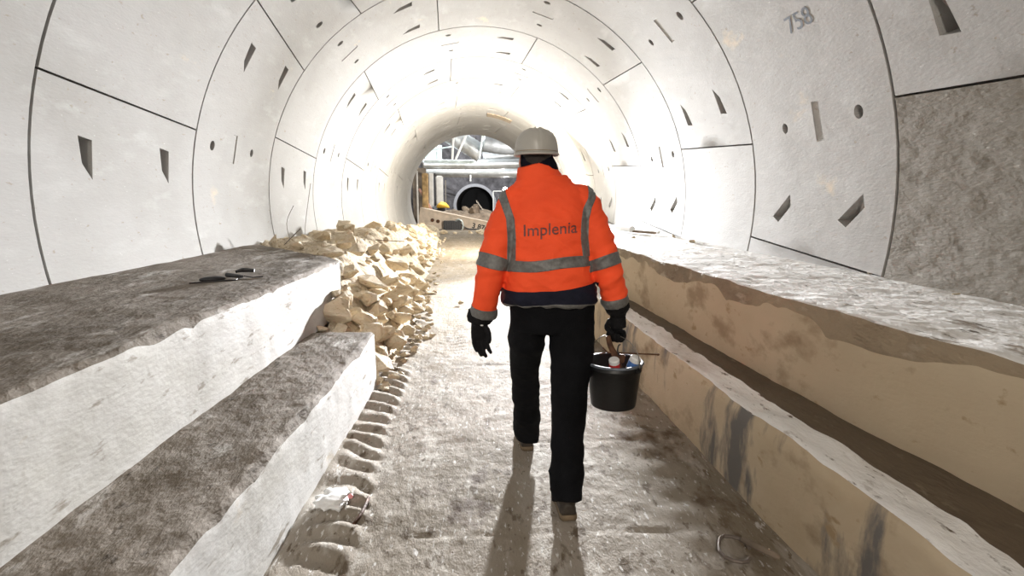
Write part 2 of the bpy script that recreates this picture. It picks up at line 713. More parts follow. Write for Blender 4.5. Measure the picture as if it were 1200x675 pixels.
    # close the shading: solid normals toward the tunnel
# backing in the joints: a shell just behind the segments
V, F = [], []
na = 80
ys = [RING0 + (FIRST - 1) * W + i * W / 2 for i in range(int((ENDY - (RING0 + (FIRST - 1) * W)) / (W / 2)) + 1)]
for y in ys:
    for i in range(na + 1):
        a = rad(-50 + 262 * i / na)
        V.append(on_lining(a, y, R + .05))
for j in range(len(ys) - 1):
    for i in range(na):
        b = j * (na + 1) + i
        F.append((b, b + 1, b + na + 2, b + na + 1))
# holes are deeper than the joints: backing only as strips under the joints
V, F = [], []


def strip(pts_in, pts_out):
    b = len(V)
    for p, q in zip(pts_in, pts_out):
        V.append(p)
        V.append(q)
    for i in range(len(pts_in) - 1):
        F.append((b + 2 * i, b + 2 * i + 1, b + 2 * i + 3, b + 2 * i + 2))


for k in range(FIRST, LAST + 3):
    y0 = RING0 + (k - 1) * W
    if y0 > ENDY + .01:
        break
    A = [rad(-50 + 3 * i) for i in range(88)]
    strip([on_lining(a, y0 - .03, R + .045) for a in A], [on_lining(a, y0 + .03, R + .045) for a in A])
    even = (k % 2 == 0)
    if y0 > ENDY - W + .01:
        break
    J = [(12, 14.4), (70, 72.4), (131.8, 135.2)] if even else [(-10, -7), (40.3, 42.8), (101, 103.3), (162.6, 165.6)]
    if k == 2:
        J = [(12, 14.4), (70, 72.4), (123.4, 122.2), (137.5, 143.4)]
    for a, b in J:
        T = [i / 6 for i in range(7)]
        strip([on_lining(rad(a + (b - a) * t) - .012, y0 + W * t, R + .045) for t in T],
              [on_lining(rad(a + (b - a) * t) + .012, y0 + W * t, R + .045) for t in T])
tag(link_mesh('trim_1', V, F, M_joint), 'dark gasket joints between the lining segments', kind='structure')
# cut end of the lining at the cavern
V, F = [], []
for i in range(89):
    a = rad(-52 + 3 * i)
    V += [on_lining(a, ENDY, R - .0), on_lining(a, ENDY, R + .32), on_lining(a, ENDY - 1.0, R + .32)]
for i in range(88):
    b = 3 * i
    F += [(b, b + 1, b + 4, b + 3), (b + 1, b + 2, b + 5, b + 4)]
tag(link_mesh('trim_2', V, F, M_lining), 'cut end rim of the tunnel lining at the cavern', kind='structure')

# stencilled ring number and faint marks, laid on the lining


def text_mesh(body, size, bold=0.0):
    cu = bpy.data.curves.new('t', 'FONT')
    cu.body = body
    cu.size = size
    cu.align_x = 'CENTER'
    cu.offset = bold
    cu.resolution_u = 3
    o = bpy.data.objects.new('t', cu)
    C.objects.link(o)
    dg = bpy.context.evaluated_depsgraph_get()
    me = bpy.data.meshes.new_from_object(o.evaluated_get(dg))
    bpy.data.objects.remove(o)
    bm = bmesh.new()
    bm.from_mesh(me)
    bpy.data.meshes.remove(me)
    bmesh.ops.triangulate(bm, faces=bm.faces)
    return bm


def lining_mark(body, size, a_deg, Y, mat_, label, bold=.004, flip=1):
    bm = text_mesh(body, size, bold)
    bmesh.ops.subdivide_edges(bm, edges=[e for e in bm.edges if e.calc_length() > .04], cuts=2)
    for v in bm.verts:
        u = rad(a_deg) + v.co.y / R
        v.co = on_lining(u, Y - flip * v.co.x * 1.25, R - .0028)
    o = link_bm('stencilled_number', bm, mat_)
    return tag(o, label, 'marking')


lining_mark('758', .185, 28.2, 4.46, M_markpaint, 'dark grey stencilled number 758 on the right tunnel lining', .0)

# ------------------------------------------------------------------ floor and ledges
XL_LOW = [(-6, -.92), (1.6, -.90), (4.5, -.90)]
XL_UP = [(-6, -1.38), (6, -1.38)]
XR_IN = [(-6, 1.36), (1.5, 1.30), (2.0, 1.285), (2.8, 1.235), (4.0, 1.175), (5.7, 1.10), (9, 1.02), (16, .86), (26, .5)]
XR_BENCH = [(-6, 1.95), (1.73, 1.73), (2.35, 1.65), (3.5, 1.54), (6.1, 1.37), (9, 1.26), (16, 1.10), (26, .74)]


def xs_range(a, b, step):
    n = max(1, int(round((b - a) / step)))
    return [a + (b - a) * i / n for i in range(n)]


def y_samples(y0, y1, fine=.03):
    ys = []
    y = y0
    while y < y1:
        ys.append(y)
        y += .25 if y < .8 else fine * max(1.0, y / 3.0)
    ys.append(y1)
    return ys


def grid_mesh(name, xs, ys, fn, mat_, **k):
    V = [fn(x, y) for y in ys for x in xs]
    nx = len(xs)
    F = [(j * nx + i, j * nx + i + 1, (j + 1) * nx + i + 1, (j + 1) * nx + i) for j in range(len(ys) - 1) for i in range(nx - 1)]
    return link_mesh(name, V, F, mat_, smooth_shade=True, **k)


def floor_z(x, y):
    z = .012 * fbm(x * 1.3, y * .8, 3) + .006 * fbm(x * 6, y * 3, 7) + .003 * fbm(x * 22, y * 12, 1)
    # tyre lugs pressed along the left ledge
    if 1.0 < y < 16:
        xt = lerp_table([(1, -.66), (2.4, -.70), (3.6, -.80), (4.6, -.80), (6, -.84), (10, -.92), (16, -1.0)], y)
        w = 1 - smooth(.08, .15, abs(x - xt))
        ph = (y + .55 * (x - xt) + 1.6 * (x - xt) ** 2 + .10 * nz(x * 4, y * 2.5)) / .175
        t = ph - math.floor(ph)
        lug = smooth(.0, .25, t) * (1 - smooth(.4, .95, t))
        am = max(.0, .020 + .020 * nz(x * 4, y * 2.3, 5) + .018 * nz(3, y * 1.1, 5)) * (1 if y < 7 else .5)
        z += w * lug * am
        z += .03 * math.exp(-((x - xt + .17) / .05) ** 2) * (.6 + nz(1, y * 3, 2))
        # second tyre track, lighter
        xq = xt + .42
        w = (1 - smooth(.10, .2, abs(x - xq))) * smooth(4.5, 6.5, y) * (1 - smooth(10, 13, y))
        ph = (y - .5 * abs(x - xq)) / .12
        z += w * .008 * math.sin(ph * 2 * PI)
        w = (1 - smooth(.10, .16, abs(x - .98))) * (1 - smooth(5, 7, y))
        z += w * (.012 * max(0, nz(x * 5, y * 4, 9)) + .006 * math.sin(2 * PI * y / .22))
    # transverse slab joints
    for yj in (1.62, 2.32, 3.28, 4.9):
        q = abs(y + .02 * nz(x * 3, 1) - yj)
        if q < .02 and -.35 < x < .9:
            z -= .006 * (1 - q / .02) * (1 if nz(x * 4, yj * 5) > -.2 else .2)
    return z


fx = xs_range(-2.9, -1.0, .12) + xs_range(-1.0, -.45, .013) + xs_range(-.45, 1.36, .024) + [1.36, 1.6]
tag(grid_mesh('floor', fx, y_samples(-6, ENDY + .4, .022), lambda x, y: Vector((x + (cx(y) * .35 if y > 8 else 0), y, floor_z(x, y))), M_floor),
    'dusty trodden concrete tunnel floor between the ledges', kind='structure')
# whole base slab below
bm = bmesh.new()
box(bm, (0, 10, -.2), (6.4, 34, .3))
tag(link_bm('floor', bm, M_floor), 'ground below the tunnel', kind='structure')


def profile_sweep(name, prof_fn, ys, mats, label, end0=False, end1=True, shear=None):
    """prof_fn(y) -> list of (x, z, rough, mat_index); swept along y"""
    V, F, MI = [], [], []
    n = None
    for y in ys:
        pr = prof_fn(y)
        n = len(pr)
        for x, z, r, mi in pr:
            if r:
                dx = r * (fbm(x * 3, y * 2.2, z * 3, 3) * .6 + .35 * nz(x * 14, y * 9, z * 14))
                dz = r * (fbm(x * 3 + 9, y * 2.2, z * 3, 3) * .6 + .35 * nz(x * 14 + 7, y * 9, z * 14))
            else:
                dx = dz = 0
            V.append(Vector((x + dx, y + (shear(x, y) if shear else 0), z + dz)))
    for j in range(len(ys) - 1):
        for i in range(n - 1):
            b = j * n + i
            F.append((b, b + 1, b + n + 1, b + n))
            MI.append(prof_fn(ys[j])[i][3])
    if end1:
        b = (len(ys) - 1) * n
        m0 = len(V)
        for i in range(n):
            v = V[b + i]
            V.append(Vector((v.x, v.y + .001, v.z if i not in (0, n - 1) else v.z)))
        V.append(Vector((V[b].x, V[b].y, -.02)))
        c = len(V) - 1
        F.append(tuple(range(m0, m0 + n)) + (c,))
        MI.append(1)
    o = link_mesh(name, V, F, None, smooth_shade=True)
    for m in mats:
        o.data.materials.append(m)
    o.data.polygons.foreach_set('material_index', MI)
    return tag(o, label, kind='structure')


def edge_profile(x0, x1, zt, zb, sgn, y, edge_r=.035, top_r=.014, lip=0, lip_h=0.0):
    """flat top from x0 to the edge x1 then a face down to zb; sgn = +1 face looks to +x"""
    pts = []
    nt = 26
    for i in range(nt + 1):
        t = i / nt
        x = x0 + (x1 - .022 * sgn - x0) * t
        q = 1 - smooth(.0, .12, abs(x1 - x))
        pts.append((x, zt, top_r + (edge_r - top_r) * .5 * q, 0))
    chip = .5 + .5 * nz(y * 2.5, zt * 7, 3)
    ch = .004 + .02 * chip + .07 * max(0, nz(y * 2.3, zt * 3, 8) - .15) + .05 * max(0, nz(y * 7, zt * 3, 5) - .2)
    pts.append((x1 - sgn * (.008 + ch * .5), zt - .003, edge_r * .5, lip))
    ch += lip_h * (.55 + .9 * max(-.3, nz(y * 1.6, 3.3, 8)) + .3 * nz(y * 6, 1.3, 8))
    pts.append((x1 - sgn * .001, zt - .01 - ch, edge_r * .35, 1))
    nf = 9
    for i in range(1, nf + 1):
        t = i / nf
        pts.append((x1, zt - .012 - ch + (zb - zt + .012 + ch) * t, .008, 1))
    return pts


ysn = y_samples(-6, 5.22, .035)
profile_sweep('concrete_ledge', lambda y: edge_profile(-2.97, -1.38 + .01 * nz(y, 2), .915, .43, 1, y), ysn, [M_stone_l, M_face_l],
              'upper concrete ledge along the left tunnel wall, white on its face',
              shear=lambda x, y: max(0, -1.38 - x) * 1.25 * smooth(3.0, 5.2, y))
profile_sweep('concrete_ledge', lambda y: edge_profile(-1.42, lerp_table(XL_LOW, y), .45, -.03, 1, y, .04), y_samples(-6, 4.32, .03), [M_stone_l, M_face_l],
              'lower concrete ledge on the left beside the walkway')


def right_low(y):
    xi = lerp_table(XR_IN, y)
    xb = lerp_table(XR_BENCH, y) + .04
    pts = []
    z0 = .445
    n = 6
    nf = 9
    for i in range(nf):
        pts.append((xi, -.03 + (z0 - .05) * i / nf, .010, 0))
    ch = .015 + .02 * (1 + nz(y * 2.3, 5, 3)) + .05 * max(0, nz(y * 1.4, 3, 8) - .15)
    pts.append((xi + .004, z0 - .02 - ch, .02, 0))
    pts.append((xi + .018, z0 - .004, .02, 1))
    band = min(.17 + .02 * nz(y * 2, 4), (xb - xi) * .55)  # white along the lip, brown behind it
    for i in range(1, n + 1):
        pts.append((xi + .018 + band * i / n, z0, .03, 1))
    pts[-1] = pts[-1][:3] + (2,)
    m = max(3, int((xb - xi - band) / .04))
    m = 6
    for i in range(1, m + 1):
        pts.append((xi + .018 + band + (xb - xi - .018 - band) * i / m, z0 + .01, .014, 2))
    return pts


profile_sweep('concrete_ledge', right_low, y_samples(-6, ENDY, .03), [M_face_r, M_white_top, M_tread],
              'lower concrete ledge on the right with a white lip', end1=False)


def right_up(y):
    xb = lerp_table(XR_BENCH, y)
    pts = edge_profile(cx(y) + 2.76, xb + .01 * nz(y * 2, 9), .935, .42, -1, y, .035, .014, 2, .11)
    return pts


profile_sweep('concrete_ledge', right_up, y_samples(-6, ENDY, .035), [M_white_top, M_face_r2, M_lip],
              'upper concrete ledge along the right tunnel wall with white top', end1=False)

# ------------------------------------------------------------------ lights
def area(name, loc, target, size, power, col=(1, 1, 1), spread=PI, sy=None):
    l = bpy.data.lights.new(name, 'AREA')
    l.size = size
    if sy:
        l.shape = 'RECTANGLE'
        l.size_y = sy
    l.energy = power
    l.color = col
    l.spread = spread
    o = bpy.data.objects.new(name, l)
    o.location = loc
    d = Vector(target) - Vector(loc)
    o.rotation_euler = d.to_track_quat('-Z', 'Y').to_euler()
    C.objects.link(o)
    return o


LAMP = Vector((1.62, 13.9, 1.62))
# floodlight head on a stand on the right ledge, shining back along the tunnel
fl = empty('floodlight', (LAMP.x, LAMP.y + .1, .93), 'floodlight on a stand on the right ledge behind the worker', 'lamp')
bm = bmesh.new()
box(bm, (LAMP.x, LAMP.y + .10, LAMP.z), (.42, .14, .32), None, .02)
link_bm('housing', bm, M_blackplastic, fl)
bm = bmesh.new()
tube(bm, [(LAMP.x, LAMP.y + .12, .94), (LAMP.x, LAMP.y + .12, LAMP.z - .1)], .018)
link_bm('pole', bm, M_steel, fl)
for k in range(3):
    bm = bmesh.new()
    a = 2 * PI * k / 3 + .5
    tube(bm, [(LAMP.x, LAMP.y + .12, 1.25), (LAMP.x + .22 * math.cos(a), LAMP.y + .12 + .3 * math.sin(a), .945)], .012)
    link_bm('leg', bm, M_steel, fl)
bm = bmesh.new()
box(bm, (LAMP.x, LAMP.y + .022, LAMP.z), (.34, .012, .24))
box(bm, (LAMP.x, LAMP.y + .178, LAMP.z), (.34, .012, .24))  # rear lens, added to go with the light facing away
link_bm('lens', bm, M_lamp, fl)
area('flood', LAMP, (.0, 2.4, .1), .26, 480, (.97, .98, 1), rad(56))
area('flood_wide', LAMP + Vector((0, 0, .02)), (-4.6, 6.0, 1.9), .26, 300, (.96, .98, 1), rad(108))
area('wall_fill', LAMP + Vector((0, .0, .35)), (-.9, 11.8, 4.0), .5, 225, (1, .99, .96))  # added fill above the lamp head, whitening the walls and crown around it
# lamps in the tunnel behind the photographer
area('tunnel_lamp_behind', (-.6, -4.5, 3.7), (.4, 3, 1.1), .5, 56, (1, .91, .80), rad(95))
area('rear_fill', LAMP + Vector((0, .26, .1)), (-1.2, 21, .1), .26, 760, (1, .95, .86))  # added unseen light facing away, brightening the tunnel beyond the lamp
# unseen lights added for the cavern
area('cavern_top_light', (-2.5, 30.5, 6.6), (-.8, 31.5, 0), 1.6, 560, (.93, .98, 1))
area('cavern_fill_back', (-1.5, 38.5, 7.0), (-1.2, 43.5, 1.5), 1.2, 750, (.95, .98, 1))  # added to lift the dark back wall
area('cavern_fill_floor', (1.5, 27.3, 3.9), (-1.2, 29.5, .5), .6, 220, (1, .98, .94))  # added fill for the near side of the cavern
w = bpy.data.worlds.new('world')
S.world = w
w.use_nodes = True
w.node_tree.nodes['Background'].inputs[0].default_value = (.9, .95, 1, 1)
w.node_tree.nodes['Background'].inputs[1].default_value = .15

vs_ = S.view_settings
vs_.view_transform = 'Standard'
vs_.look = 'None'
vs_.gamma = 1
vs_.use_curve_mapping = False
vs_.exposure = 0.36

# ------------------------------------------------------------------ the worker
BASE = Vector((.29, 2.85, 0))


def person_part(name, vs, fs, m, parent, smooth_shade=True):
    o = link_mesh(name, [v - BASE for v in vs], fs, m, None, smooth_shade)
    if parent:
        o.parent = parent
    else:
        o.location = BASE
    return o


def bm_data(bm):
    bmesh.ops.recalc_face_normals(bm, faces=bm.faces)
    bm.verts.ensure_lookup_table()
    bm.verts.index_update()
    d = [v.co.copy() for v in bm.verts], [tuple(v.index for v in f.verts) for f in bm.faces]
    bm.free()
    return d


def limb(bm, pts, rs, n=20, ry=None):
    """tube along a smoothed path"""
    P = [Vector(p) for p in pts]
    out, rr, r2 = [], [], []
    for i in range(len(P) - 1):
        p0, p1, p2, p3 = P[max(i - 1, 0)], P[i], P[i + 1], P[min(i + 2, len(P) - 1)]
        for k in range(5):
            t = k / 5
            out.append(.5 * ((2 * p1) + (p2 - p0) * t + (2 * p0 - 5 * p1 + 4 * p2 - p3) * t * t + (3 * p1 - p0 - 3 * p2 + p3) * t ** 3))
            s = t * t * (3 - 2 * t)
            rr.append(rs[i] + (rs[i + 1] - rs[i]) * s)
            if ry:
                r2.append(ry[i] + (ry[i + 1] - ry[i]) * s)
    out.append(P[-1])
    rr.append(rs[-1])
    if ry:
        r2.append(ry[-1])
    tube(bm, out, rr, n, True, r2 if ry else None)


def blob(bm, c, s, rot=None, n=3):
    r = bmesh.ops.create_icosphere(bm, subdivisions=n, radius=1.0)
    for v in r['verts']:
        q = Vector((v.co.x * s[0], v.co.y * s[1], v.co.z * s[2]))
        if rot is not None:
            q = rot @ q
        v.co = q + Vector(c)


L_SH, L_UP, L_EL, L_FO, L_WR = (.125, 2.86, 1.445), (.06, 2.83, 1.31), (.012, 2.80, 1.16), (-.015, 2.80, 1.04), (-.045, 2.83, .885)
R_SH, R_UP, R_EL, R_FO, R_WR = (.455, 2.86, 1.445), (.512, 2.83, 1.31), (.565, 2.80, 1.16), (.60, 2.79, 1.05), (.628, 2.80, .935)
HEAD = Vector((.226, 2.875, 1.66))

# body: one continuous skin from head to feet
bm = bmesh.new()
ellipse_loft(bm, [(.30, 2.87, .86, .13, .09), (.30, 2.87, .98, .14, .10), (.29, 2.86, 1.15, .13, .09), (.285, 2.86, 1.32, .16, .10), (.285, 2.87, 1.42, .17, .09), (.27, 2.87, 1.48, .10, .07)])
limb(bm, [(.25, 2.87, 1.44), (.235, 2.872, 1.56), (.228, 2.875, 1.62)], [.058, .055, .055])
blob(bm, HEAD, (.074, .094, .115))
blob(bm, HEAD + Vector((0, .035, -.065)), (.05, .06, .05))          # jaw
blob(bm, HEAD + Vector((0, .098, -.02)), (.013, .018, .024), None, 2)  # nose
for s in (-1, 1):
    blob(bm, HEAD + Vector((s * .078, -.005, -.02)), (.009, .019, .032), Matrix.Rotation(s * .3, 3, 'Z'), 2)  # ears
    blob(bm, HEAD + Vector((s * .032, .078, .018)), (.018, .012, .008), None, 2)  # brows
blob(bm, HEAD + Vector((0, .088, -.062)), (.024, .010, .007), None, 2)  # lips
for P in ((L_SH, L_UP, L_EL, L_FO, L_WR, (-.047, 2.84, .84)), (R_SH, R_UP, R_EL, R_FO, R_WR, (.632, 2.81, .87))):
    limb(bm, P, [.055, .052, .044, .043, .030, .027])
limb(bm, [(.20, 2.88, .92), (.185, 2.95, .74), (.19, 3.06, .50), (.20, 3.13, .30), (.208, 3.20, .10)], [.075, .072, .052, .050, .036])
limb(bm, [(.39, 2.87, .92), (.41, 2.83, .74), (.388, 2.73, .48), (.365, 2.60, .30), (.348, 2.48, .13)], [.075, .072, .052, .050, .036])
limb(bm, [(.208, 3.19, .075), (.20, 3.30, .055), (.19, 3.40, .045)], [.034, .036, .024])
limb(bm, [(.348, 2.47, .10), (.342, 2.57, .055), (.34, 2.65, .045)], [.034, .036, .024])
vs, fs, ns = remeshed(bm, .009, 3)
person = person_part('person', vs, fs, M_skin, None)
tag(person, 'person walking away in orange jacket, dark trousers and hard hat, carrying a bucket', 'person')

# trousers
bm = bmesh.new()
ellipse_loft(bm, [(.305, 2.865, .80, .205, .125), (.31, 2.862, .88, .218, .135), (.312, 2.86, .96, .215, .14), (.30, 2.86, 1.02, .20, .13)], 32, 2.3)
limb(bm, [(.205, 2.875, .90), (.19, 2.91, .76), (.183, 2.99, .62), (.188, 3.06, .48), (.200, 3.13, .30), (.208, 3.185, .16), (.208, 3.19, .06)],
     [.105, .098, .086, .078, .074, .074, .066], 24, [.12, .115, .098, .086, .08, .08, .07])
limb(bm, [(.405, 2.865, .90), (.412, 2.83, .76), (.404, 2.79, .62), (.388, 2.72, .48), (.366, 2.60, .30), (.350, 2.51, .16), (.348, 2.465, .07)],
     [.115, .118, .102, .088, .076, .078, .072], 24, [.12, .12, .105, .092, .084, .084, .076])
vs, fs, ns = remeshed(bm, .008, 4)


def fold(v, n, amp, sc):
    q = noise.fractal(Vector((v.x * sc * .8, v.y * sc * .8, v.z * sc * 1.7)), 1.0, 2.0, 3)
    r_ = 1 - abs(nz(v.x * sc * .6 + 4, v.z * sc * 1.3 + v.x * sc * .7, v.y * sc * .5)) * 2.2
    return n * (amp * q + amp * .7 * max(0, r_) ** 2)


vs = [v + fold(v, n, .006 + .006 * smooth(.35, .1, v.z), 7) for v, n in zip(vs, ns)]
person_part('trousers', vs, fs, M_black, person)

# jacket
bm = bmesh.new()
ellipse_loft(bm, [(.298, 2.86, .945, .222, .160), (.297, 2.86, .96, .236, .172), (.295, 2.86, 1.01, .236, .172), (.290, 2.855, 1.08, .226, .165), (.287, 2.85, 1.17, .215, .158), (.287, 2.85, 1.28, .214, .152),
                  (.288, 2.855, 1.38, .212, .142), (.288, 2.86, 1.45, .198, .122), (.278, 2.863, 1.500, .176, .112), (.264, 2.866, 1.540, .143, .106),
                  (.254, 2.87, 1.580, .120, .100)], 40, 2.35)
limb(bm, [(.17, 2.86, 1.44), L_SH, L_UP, L_EL, L_FO, L_WR], [.070, .083, .083, .074, .068, .064], 24)
limb(bm, [(.41, 2.86, 1.44), R_SH, R_UP, R_EL, R_FO, R_WR], [.070, .083, .083, .074, .068, .064], 24)
vs, fs, ns = remeshed(bm, .0078, 5)


def arm_info(v):
    best = (9, 0, 0)
    for s, P in ((-1, (L_SH, L_UP, L_EL, L_FO, L_WR)), (1, (R_SH, R_UP, R_EL, R_FO, R_WR))):
        acc = 0
        for a, b in zip(P, P[1:]):
            a, b = Vector(a), Vector(b)
            d = b - a
            t = (v - a).dot(d) / d.length_squared
            tc_ = max(0, min(1, t)) if (b - Vector(P[-1])).length > 1e-6 else max(0, t)
            q = (v - a - d * tc_).length
            if q < best[0]:
                best = (q, acc + d.length * tc_, s)
            acc += d.length
    return best


info = [arm_info(v) for v in vs]
LL = sum((Vector(b) - Vector(a)).length for a, b in zip((L_SH, L_UP, L_EL, L_FO), (L_UP, L_EL, L_FO, L_WR)))
LR = sum((Vector(b) - Vector(a)).length for a, b in zip((R_SH, R_UP, R_EL, R_FO), (R_UP, R_EL, R_FO, R_WR)))


def torso_val(v):
    rx = .226 if v.z < 1.1 else .217
    return math.hypot((v.x - .289) / rx, (v.y - 2.856) / .165)


tv = [torso_val(v) for v in vs]
armness = []
for v, i, t in zip(vs, info, tv):
    if v.z < 1.07:
        armness.append((.289 - .246 - v.x) * 9 if v.x < .289 else (v.x - .289 - .244) * 9)
    else:
        armness.append((.100 - i[0]) * 5 + (t - 1.08) if v.z < 1.40 else -1)
nv = []
for v, n, i, t in zip(vs, ns, info, tv):
    k = .011
    is_arm = i[0] < .095 and t > 1.0
    if is_arm:
        # rings of cloth folds round the sleeve
        k += .004 * smooth(.15, .32, i[1])
        dsp = n * (k * nz(i[1] * 26 + v.x * 9, v.y * 9, i[2] * 3) + .003 * nz(v.x * 30, v.y * 30, v.z * 30))
    else:
        dsp = fold(v, n, .0085, 11)
        dsp += n * .014 * nz(v.x * 6, v.z * 18 + v.x * 14, 3) * smooth(1.25, 1.0, v.z)
        # gathers above the waist band
    nv.append(v + dsp)
vs = nv
person_j = person_part('jacket', vs, fs, M_orange, person)
jacket_bvh = BVHTree.FromPolygons([tuple(v) for v in vs], fs)


def patch(name, fields, off, m, label=None):
    V, F = clip_patch(vs, fs, ns, fields, off)
    if F:
        o = person_part(name, V, F, m, person_j)
        if label:
            o['label'] = label
        return o


def stripe_c(v):
    return 1.137 + (v.x - .07) * .085 + .004 * math.sin(v.x * 22)


torso_only = [-a for a in armness]
patch('reflective_band', [[.027 - abs(v.z - stripe_c(v)) for v in vs], torso_only], .0035, M_reflect, 'grey reflective band round the back')
for s, c0 in ((-1, .315), (1, .315)):
    patch('sleeve_band', [[.027 - abs(i[1] - c0) if i[2] == s else -1 for i in info], armness], .0035, M_reflect, 'grey reflective sleeve band')
    Ls = LL if s < 0 else LR
    patch('cuff_band', [[i[1] - (Ls - .048) if i[2] == s else -1 for i in info], armness], .0035, M_reflect, 'grey reflective cuff band')
for s in (-1, 1):
    tb = [(1.15, .098), (1.28, .100), (1.37, .094), (1.43, .074), (1.49, .055), (1.52, .05)] if s < 0 else [(1.15, .470), (1.28, .452), (1.37, .456), (1.42, .468), (1.47, .492), (1.52, .50)]
    patch('shoulder_band', [[.0205 - abs(v.x - lerp_table(tb, v.z)) for v in vs], [2.93 - v.y for v in vs],
                            [v.z - stripe_c(v) - .02 for v in vs]], .003, M_reflect, 'grey reflective shoulder band')
patch('waist_band', [[1.022 + (v.x - .07) * .075 - .012 * math.sin((v.x - .05) * 6.5) - v.z for v in vs], torso_only], .004, M_navy, 'navy band at the bottom of the jacket')
patch('hem', [[.957 - .006 * math.sin(v.x * 14) - v.z for v in vs], torso_only], .006, M_reflect, 'grey edge of the jacket hem')

# collar
bm = bmesh.new()
n = 40
rings = [(.256, 2.867, 1.535, .128, .108), (.247, 2.87, 1.57, .119, .103), (.240, 2.872, 1.605, .110, .100), (.234, 2.874, 1.632, .101, .097), (.232, 2.875, 1.640, .096, .093), (.233, 2.875, 1.620, .088, .086), (.236, 2.874, 1.58, .088, .086)]
rows = []
for a, b, z, rx, ry in rings:
    rows.append([bm.verts.new((a + rx * math.cos(2 * PI * k / n), b + ry * math.sin(2 * PI * k / n), z - .022 * smooth(-.2, 1, abs(math.cos(2 * PI * k / n))) * smooth(1.55, 1.63, z) + .0035 * nz(k * .5, z * 30))) for k in range(n)])
for a, b in zip(rows, rows[1:]):
    for k in range(n):
        bm.faces.new((a[k], a[(k + 1) % n], b[(k + 1) % n], b[k]))
person_part('collar', *bm_data(bm), M_orange, person_j)
# seam line under the collar and piping
bm = bmesh.new()
tube(bm, [(.256 + .1275 * math.cos(rad(a)), 2.867 + .1085 * math.sin(rad(a)), 1.540 - .022 * abs(math.cos(rad(a)))) for a in range(190, 351, 8)], .0022, 6)
person_part('collar_seam', *bm_data(bm), M_print, person_j)

# lettering on the back, laid on the cloth
bm = text_mesh('Implenia', .078, .0006)
bmesh.ops.subdivide_edges(bm, edges=[e for e in bm.edges if e.calc_length() > .012], cuts=2)
V = []
for v in bm.verts:
    X = .2825 + v.co.x * 1.0
    Z = 1.298 + v.co.y + (X - .28) * .07
    hit = jacket_bvh.ray_cast(Vector((X, 2.4, Z)), Vector((0, 1, 0)))
    y = hit[0].y if hit[0] else 2.70
    V.append(Vector((X, y - .0038, Z)))
F = [tuple(v.index for v in f.verts) for f in bm.faces]
bm.free()
o = person_part('lettering', V, F, M_print, person_j, False)
o['label'] = 'dark grey lettering Implenia across the back'

# hood and hair at the neck
bm = bmesh.new()
n = 36
rings = [(.245, 2.872, 1.56, .088, .088), (.240, 2.873, 1.612, .098, .094), (.232, 2.875, 1.640, .094, .094), (.226, 2.876, 1.668, .084, .094), (.226, 2.876, 1.700, .080, .094)]
rows = []
for a, b, z, rx, ry in rings:
    row = []
    for k in range(int(n * .68)):
        t = rad(205 - 0) + 2 * PI * k / n - rad(30) + rad(28)
        row.append(bm.verts.new((a + rx * math.cos(t) * (1 + .03 * nz(k * .6, z * 40)), b + ry * math.sin(t), z)))
    rows.append(row)
for a, b in zip(rows, rows[1:]):
    for k in range(len(a) - 1):
        bm.faces.new((a[k], a[k + 1], b[k + 1], b[k]))
bmesh.ops.solidify(bm, geom=bm.faces[:], thickness=.006)
person_part('neck_warmer', *bm_data(bm), M_navy, person)
bm = bmesh.new()
blob(bm, HEAD + Vector((0, -.008, .012)), (.079, .092, .112))
V, F = bm_data(bm)
keep = [f for f in F if all(V[i].y < HEAD.y + .02 or V[i].z > HEAD.z + .06 for i in f)]
person_part('hair', V, keep, M_hair, person)
bm = bmesh.new()
box(bm, (.158, 2.90, 1.63), (.004, .016, .10), Matrix.Rotation(.12, 3, 'Y'), .001)
o = person_part('chin_strap', *bm_data(bm), M_print, person)

# hard hat
bm = bmesh.new()
n = 56
prof = [(0.0, .124), (.3, .122), (.55, .115), (.76, .100), (.90, .077), (.97, .050), (1.0, .022), (1.01, .004)]
rows = []
hc = HEAD + Vector((.001, .0, .022))
for q, z in prof[1:]:
    row = []
    for k in range(n):
        t = 2 * PI * k / n
        x, y = math.cos(t) * .107 * q, math.sin(t) * .132 * q
        # two raised crown ribs running front to back
        rib = .0
        for xc in (-.034, -.010, .016):
            rib += .008 * math.exp(-((x - xc) / .0052) ** 2)
        rib *= smooth(.02, .05, z) * (1 if z > .03 else 0)
        row.append(bm.verts.new(hc + Vector((x, y + rib * 1.2 * math.sin(t) * q, z + rib * (1 - q) * 1.2))))
    rows.append(row)
top = bm.verts.new(hc + Vector((0, 0, .1250)))
for k in range(n):
    bm.faces.new((top, rows[0][k], rows[0][(k + 1) % n]))
for a, b in zip(rows, rows[1:]):
    for k in range(n):
        bm.faces.new((a[k], a[(k + 1) % n], b[(k + 1) % n], b[k]))
V, F = bm_data(bm)
helmet = person_part('hard_hat', V, F, M_helmet, person)
bm = bmesh.new()
rows = []
for q, z in ((1.0, .008), (1.045, .003), (1.06, -.004), (1.04, -.008), (.99, -.004)):
    row = []
    for k in range(n):
        t = 2 * PI * k / n
        peak = 1 + .28 * max(0, math.sin(t)) ** 3 * (q - .98) / .08
        row.append(bm.verts.new(hc + Vector((math.cos(t) * .107 * q, math.sin(t) * .132 * q * peak, z))))
    rows.append(row)
for a, b in zip(rows, rows[1:] + rows[:1]):
    for k in range(n):
        bm.faces.new((a[k], a[(k + 1) % n], b[(k + 1) % n], b[k]))
person_part('brim', *bm_data(bm), M_helmet, helmet)
bm = bmesh.new()
tube(bm, [hc + Vector((math.cos(rad(a)) * .108, math.sin(rad(a)) * .133, .012)) for a in range(200, 341, 7)], .002, 6)
person_part('rim_line', *bm_data(bm), M_brownplate, helmet)

